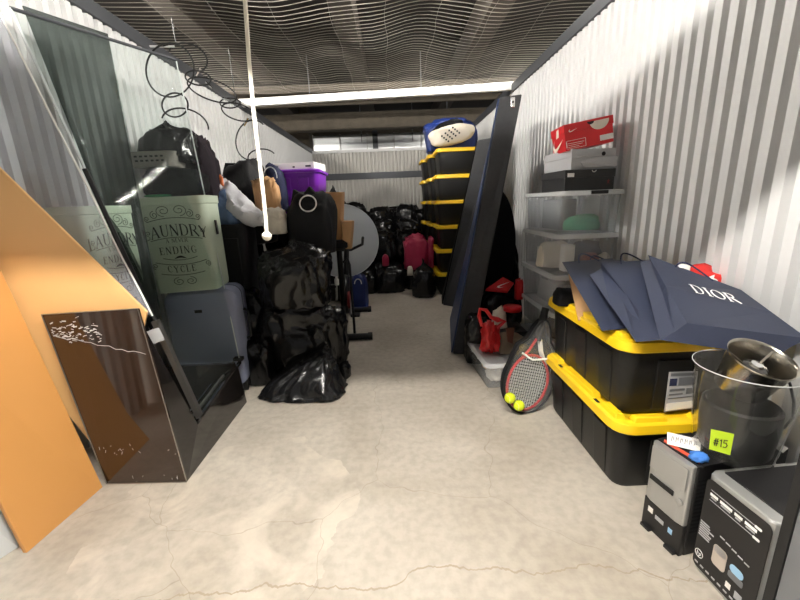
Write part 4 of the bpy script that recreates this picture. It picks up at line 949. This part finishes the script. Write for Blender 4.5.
# purple tote with white box
pt0 = at(303, 200, 1, 3.75)
pu = thing('purple_tote', 'purple plastic tote on top of the dark heap', 'tote', (pt0.x, 3.8, 1.17))
s_ = pxm(pt0); pw_ = 43*s_; hh = at(303, 170, 1, 3.65).z-1.17
pub = MB().loft([rrect(pw_*.80, .40, .04, 0), rrect(pw_*.97, .50, .05, hh-.03), rrect(pw_*1.03, .53, .055, hh-.03)]).build('body', 'purple', pu, True)
MB().loft([rrect(pw_*1.05, .55, .06, hh-.03), rrect(pw_*1.06, .56, .06, hh-.012), rrect(pw_*1.0, .52, .05, hh)]).build('lid', 'purple', pu, True)
for x in (-.10, .06):
    MB().hexa([(x-.04, -.215, .1), (x+.04, -.215, .1), (x+.04, -.19, .1), (x-.04, -.19, .1), (x-.05, -.25, hh-.07), (x+.05, -.25, hh-.07), (x+.05, -.22, hh-.07), (x-.05, -.22, hh-.07)]).build('side_rib', 'purple', pub, bevel=.006)
bx = thing('white_box', 'flat white box lying on the purple tote', 'box', (pt0.x-.01, 3.78, 1.17+hh+.001), (0, 0, math.radians(-9)))
MB().b2(-.2, .2, -.16, .16, 0, .062).build('carton', 'white_card', bx, bevel=.002)
MB().b2(.12, .17, -.162, -.16, .02, .035).build('print_mark', 'black_ink', bx); MB().b2(0, .02, -.162, -.16, .018, .032).build('print_mark', 'black_ink', bx)
# the heap that carries the tote
lump('trash_bag', 'full black trash bag under the purple tote', 'trash bag', (266, 212, 326, 290), 3.85, .5, 'trash2', z0=.66, fold=.12, square=.55)
lump('trash_bag', 'full black trash bag on the floor under the heap with the purple tote', 'trash bag', (272, 257, 328, 345), 3.75, .5, 'trash2', z0=0, fold=.12, square=.55)
lump('trash_bag', 'black trash bag packed on the floor behind the black suitcase', 'trash bag', (222, 222, 266, 330), 3.58, .4, 'trash2', z0=0, fold=.12, square=.55)
# black pack with white ring
bp = lump('black_pack', 'black cylindrical bag with pointed corners and a white ring, in front of the purple tote', 'bag', (288, 192, 337, 254), 3.1, .3, 'nylon', fold=.05, square=.6)
for (pa, pb_, pc_) in (((290, 206), (293, 189), (304, 196)), ((303, 194), (309, 186), (317, 196))):
    q = [at(*p, 1, 3.06) for p in (pa, pb_, pc_)]
    o = MB().slab(q, (0, 1, 0), .08).build('pointed_corner', 'nylon', None, bevel=.006); o.parent = bp; o.location = -Vector(bp.location)
o = MB().tube([at(308+8.2*math.cos(a), 203.5+8*math.sin(a), 1, 2.94) for a in [2*math.pi*k/28 for k in range(28)]], .0055, 8, True).build('ring', 'white_card', None, True); o.parent = bp; o.location = -Vector(bp.location)
# paper bags beside
def kraft(label, bb, Y, d_):
    a, b_, c, d = at(bb[0], bb[1], 1, Y), at(bb[2], bb[1], 1, Y), at(bb[2]-2, bb[3], 1, Y), at(bb[0]+1, bb[3], 1, Y)
    m_ = MB(); V = Vector((0, d_, 0)); m_.loft([[d, c, c+V, d+V], [(d+a)/2+Vector((.01, -.01, 0)), (c+b_)/2+Vector((0, -.012, 0)), (c+b_)/2+V, (d+a)/2+V], [a, b_, b_+V, a+V]], True, True)
    t = thing('kraft_bag', label, 'paper bag', (a+c)/2); m_.build('bag_body', 'kraft', t, world=True, bevel=.004)
    MB().slab([b_+Vector((.001, 0, 0)), c+Vector((.001, 0, 0)), c+V*.5+Vector((.012, 0, 0)), b_+V*.5+Vector((.012, 0, 0))], (1, 0, 0), .003).build('gusset_fold', 'kraft', t, world=True)
kraft('tall brown kraft paper bag beside the black bag with the ring', (325, 192, 342, 246), 3.5, .16)
kraft('short brown kraft paper bag in front of the clear round sheet', (341, 221, 352, 249), 3.45, .12)
dd = thing('round_sheet', 'round translucent plastic sheet leaning behind the brown paper bags', 'plastic disc', at(343, 241, 1, 4.62), (math.radians(82), 0, math.radians(14)))
MB().lathe([(0, 0), (.43, 0), (.435, .002), (.43, .004), (0, .004)], 48, cap0=False, cap1=False).build('sheet', 'clear_disc', dd, True)
MB().tube([(0.433*math.cos(2*math.pi*k/48), 0.433*math.sin(2*math.pi*k/48), .002) for k in range(48)], .005, 5, True).build('rim', 'pale_plastic', dd, True)
lump('trash_bag', 'black bag tip rising behind the brown paper bag', 'trash bag', (322, 186, 350, 235), 5.05, .36, 'trash', z0=.80, neck=.2, fold=.12)
lump('trash_bag', 'black trash bag standing behind the clear round sheet', 'trash bag', (318, 245, 362, 310), 5.05, .38, 'trash2', z0=0, fold=.12)

# front trash bags
lump('trash_bag', 'black trash bag lying on the lit floor, lowest of the three front bags', 'trash bag', (261, 344, 347, 404), 2.46, .46, 'trash', z0=0, sub=5, fold=.12, square=.7, flat=.35, taper=.75, lean=(.45, .1), neck=.15)
lump('trash_bag', 'black trash bag in the middle of the three front bags', 'trash bag', (262, 292, 349, 385), 2.78, .42, 'trash', z0=0, sub=5, fold=.12, square=.65)
lump('trash_bag', 'bulging black trash bag on top of the three front bags, under the rope knot', 'trash bag', (256, 238, 333, 306), 2.72, .44, 'trash', sub=5, fold=.12, square=.7, neck=.12)
lump('trash_bag', 'crumpled small black bag on the floor beside the suitcase wheel', 'trash bag', (245, 330, 276, 382), 2.64, .26, 'trash', z0=0, fold=.2)
lump('trash_bag', 'black trash bag squeezed between the black suitcase and the top front bag', 'trash bag', (226, 285, 270, 345), 2.85, .24, 'trash', fold=.14)
lump('plastic_wrap', 'torn black plastic scrap on the floor beside the front trash bags', 'plastic scrap', (338, 362, 351, 374), 2.62, .12, 'trash', z0=0, fold=.25, sub=3)

# stationary bike behind the bags
bkx = thing('exercise_bike', 'black stationary exercise bike standing behind the front trash bags', 'exercise bike', (-.52, 3.85, 0))
for (y, xa, xb) in ((3.42, -.80, -.25), (4.38, -.72, -.31)):
    MB().tube([(xa, y, .035), (xb, y, .035)], .03, 10).build('floor_bar', 'black_plastic', bkx, True, world=True)
    for x in (xa, xb): MB().tube([(x-.02, y, .035), (x+.02, y, .035)], .036, 10).build('end_cap', 'rubber', bkx, True, world=True)
MB().tube([(-.52, 3.42, .05), (-.52, 3.75, .30), (-.52, 4.38, .06)], .03, 8).build('main_frame', 'black_plastic', bkx, True, world=True)
MB().tube([(-.52, 3.70, .28), (-.50, 3.55, .85)], .028, 8).build('seat_post', 'black_plastic', bkx, True, world=True)
MB().loft([[Vector((p.x-.50, p.y+3.52, z)) for p in rrect(w_, d_, r_, 0)] for (w_, d_, r_, z) in ((.10, .16, .04, .85), (.20, .25, .08, .88), (.20, .25, .08, .92), (.14, .2, .06, .945))]).build('seat', 'nylon', bkx, True, world=True)
MB().tube([(-.52, 3.9, .25), (-.50, 4.1, .78)], .028, 8).build('handle_post', 'black_plastic', bkx, True, world=True)
MB().tube([(-.30, 3.9, .92), (-.32, 4.05, .84), (-.45, 4.1, .78), (-.55, 4.1, .78), (-.66, 4.05, .84), (-.68, 3.9, .92)], .015, 8).build('handlebar', 'rubber', bkx, True, world=True)
MB().lathe([(0, -.03), (.2, -.03), (.21, 0), (.2, .03), (0, .03)], 28, (-.52, 3.95, .33), Matrix.Rotation(math.pi/2, 3, 'Y')).build('flywheel', 'black_plastic', bkx, True, world=True)
MB().lathe([(.07, -.012), (.09, -.012), (.09, .012), (.07, .012)], 20, (-.46, 3.72, .32), Matrix.Rotation(math.pi/2, 3, 'Y')).build('crank_ring', 'red_dark', bkx, True, world=True)
for s in (-1, 1):
    MB().tube([(-.52+s*.07, 3.72, .32), (-.52+s*.075, 3.72-s*.10, .32-s*.13)], .012, 8).build('crank', 'alu', bkx, True, world=True)
    MB().box((-.52+s*.12, 3.72-s*.10, .32-s*.13), (.09, .07, .03)).build('pedal', 'rubber', bkx, world=True, bevel=.005)
MB().tube([(-.40, 3.46, .05), (-.40, 3.44, .72), (-.42, 3.46, .78), (-.46, 3.46, .74)], .012, 8).build('side_bar', 'rubber', bkx, True, world=True)
tag(MB().lathe([(0, 0), (.018, 0), (.02, .01), (.02, .05), (.01, .065), (.01, .075), (0, .075)], 14, at(337, 285, 1, 3.36), cap0=False, cap1=False).build('small_bottle', 'white_card', None, True), 'small white bottle hooked on the exercise bike frame', 'bottle')
bl_ = lump('blue_bag', 'blue reusable shopping bag with white loop on the floor by the exercise bike', 'bag', (350, 273, 368, 314), 4.62, .24, 'blue', z0=0, square=.45, fold=.05)
o = MB().tube([at(358+3.5*math.cos(a), 284-5*math.sin(a), 1, 4.47) for a in [math.pi*k/10 for k in range(11)]], .006, 6).build('loop', 'white_card', None, True); o.parent = bl_; o.location = -Vector(bl_.location)

# heap of bags along the back
G = 'trash bags heaped at the back'
random.seed(21)
def heap_bag(x, Y, z0, w_, d_, h_, m, label, seed, **kw):
    me = lump_mesh(seed, w_, d_, h_, **kw); me.name = 'trash_bag'; me.materials.append(MATS[m])
    o = bpy.data.objects.new('trash_bag', me); COL.objects.link(o); o.location = (x, Y, z0); o.rotation_euler = (0, 0, random.uniform(-.12, .12))
    return tag(o, label, 'trash bag', G)
LF = 'black trash bag on the floor at the front of the rear heap'
LM = 'black trash bag in the middle of the heap, behind the front row of bags'
LT = 'black trash bag along the top of the heap against the back wall'
rows = [(5.48, (-.46, -.06), (.44,), LF), (5.98, (-.54, -.12, .28), (.44, .46), LM), (6.50, (-.60, -.17, .26), (.58, .50), LM), (7.05, (-.66, -.21, .24), (.80, .50), LT)]
n_ = 100
for (Y, xs, hs, lb) in rows:
    for k, x in enumerate(xs):
        z = 0
        for li, h_ in enumerate(hs):
            n_ += 1; hh_ = h_*random.uniform(.93, 1.03)
            heap_bag(x+random.uniform(-.02, .02), Y, z, .46, .50, hh_, 'trash' if n_ % 3 else 'trash2', lb if (li == len(hs)-1) else 'black trash bag low in the heap against the back wall', n_, fold=.15, square=.6, neck=.14 if (li == len(hs)-1 and n_ % 2) else 0)
            z += hh_*.97
heap_bag(.33, 5.56, 0, .38, .34, .30, 'trash2', 'black trash bag under the magenta bag', 150, fold=.14, square=.6)
heap_bag(.04, 7.55, 0, 1.5, .4, 1.20, 'trash2', 'wide black trash bag at the very back of the heap', 151, fold=.12, square=.45)
lump('trash_bag', 'knotted black bag standing in front of the magenta bag', 'trash bag', (411, 258, 436, 299), 5.05, .36, 'trash', z0=0, neck=.3, fold=.12)
lump('magenta_bag', 'bright magenta cloth bag in front of the black heap', 'bag', (403, 233, 431, 270), 5.55, .28, 'pink', z0=.29, square=.55, fold=.2)
lump('magenta_cloth', 'thin magenta cloth strip beside the magenta bag', 'cloth', (428, 236, 434, 268), 5.45, .08, 'pink', sub=3, square=.4, fold=.3)
lump('pink_cloth', 'small dull pink cloth peeking out of the black bags', 'cloth', (382, 254, 389, 266), 5.3, .1, 'pink', sub=3)
lump('white_pouch', 'small pale bottle-shaped pouch between the magenta bag and the knotted bag', 'pouch', (407, 266, 413, 283), 5.12, .08, 'cream', sub=3, z0=.28)
lump('beige_cloth', 'small beige cloth beside the clear round sheet', 'cloth', (366, 248, 374, 262), 4.9, .1, 'brown_bag', sub=3)

# ------------------------------------------------------------------ rope, wire rings
rp = thing('pull_rope', 'white pull rope hanging from above with a knot at its end', 'rope', at(267, 238, 1, 1.12))
rpts = [at(*p, 1, 1.12) for p in ((240, -110), (242.5, -50), (245, 0), (249, 60), (254, 115), (260, 165), (264, 200), (266, 222), (267, 236))]
rpts[0].z = 2.03
MB().tube(rpts, .0055, 8).build('cord', 'rope', rp, True, world=True)
kn = MB(); kc = at(267, 236, 1, 1.12)
for j in range(3):
    R_ = Euler((j*1.1, j*.7+.3, j*2.)).to_matrix()
    kn.tube([kc+R_ @ Vector((.0085*math.cos(2*math.pi*k/14), .0085*math.sin(2*math.pi*k/14), 0)) for k in range(14)], .0055, 7, True)
kn.build('knot', 'rope', rp, True, world=True)
wr = thing('wire_rings', 'tangle of linked black wire rings hanging under the mesh by the left wall', 'wire rings', (-1.45, 3.0, 2.1))
def ring(cx, cy, rx, ry, Y, tilt=0, a0=0, a1=360, r=.0055):
    n = 36; P = []
    for k in range(n if a1-a0 == 360 else n+1):
        a = math.radians(a0+(a1-a0)*k/n); x = rx*math.cos(a); y = ry*math.sin(a)
        c_, s__ = math.cos(tilt), math.sin(tilt)
        P.append(at(cx+x*c_-y*s__, cy+x*s__+y*c_, 1, Y+.06*math.sin(a)))
    MB().tube(P, r, 6, a1-a0 == 360).build('ring', 'rubber', wr, True, world=True)
ring(170, 70, 24, 27, 2.75); ring(188, 58, 20, 14, 2.85, .4, 180, 400); ring(175, 105, 13, 12, 2.75)
ring(198, 78, 13, 7, 2.9, .2); ring(185, 125, 24, 16, 2.8, .3, 180, 350); ring(212, 90, 26, 10, 3.1, .35)
ring(230, 103, 10, 5, 3.3); ring(238, 112, 17, 8, 3.3, .3); ring(252, 140, 16, 20, 3.5, .2, 60, 300); ring(262, 158, 14, 9, 3.5, 0, 170, 330)
for p, q, y in (((150, 46), (175, 46), 2.72), ((200, 68), (196, 76), 2.85), ((206, 82), (212, 88), 3.0), ((222, 98), (230, 100), 3.2), ((248, 118), (244, 126), 3.4)):
    MB().tube([at(*p, 1, y), at(*q, 1, y)], .008, 6).build('link', 'chrome', wr, True, world=True)
MB().tube([at(176, 44, 1, 2.8), Vector((at(176, 44, 1, 2.8).x, 2.8, 2.44))], .003, 5).build('hook', 'rubber', wr, world=True)
MB().tube([at(236, 104, 1, 3.3), Vector((at(236, 104, 1, 3.3).x, 3.3, 2.44))], .003, 5).build('hook', 'rubber', wr, world=True)
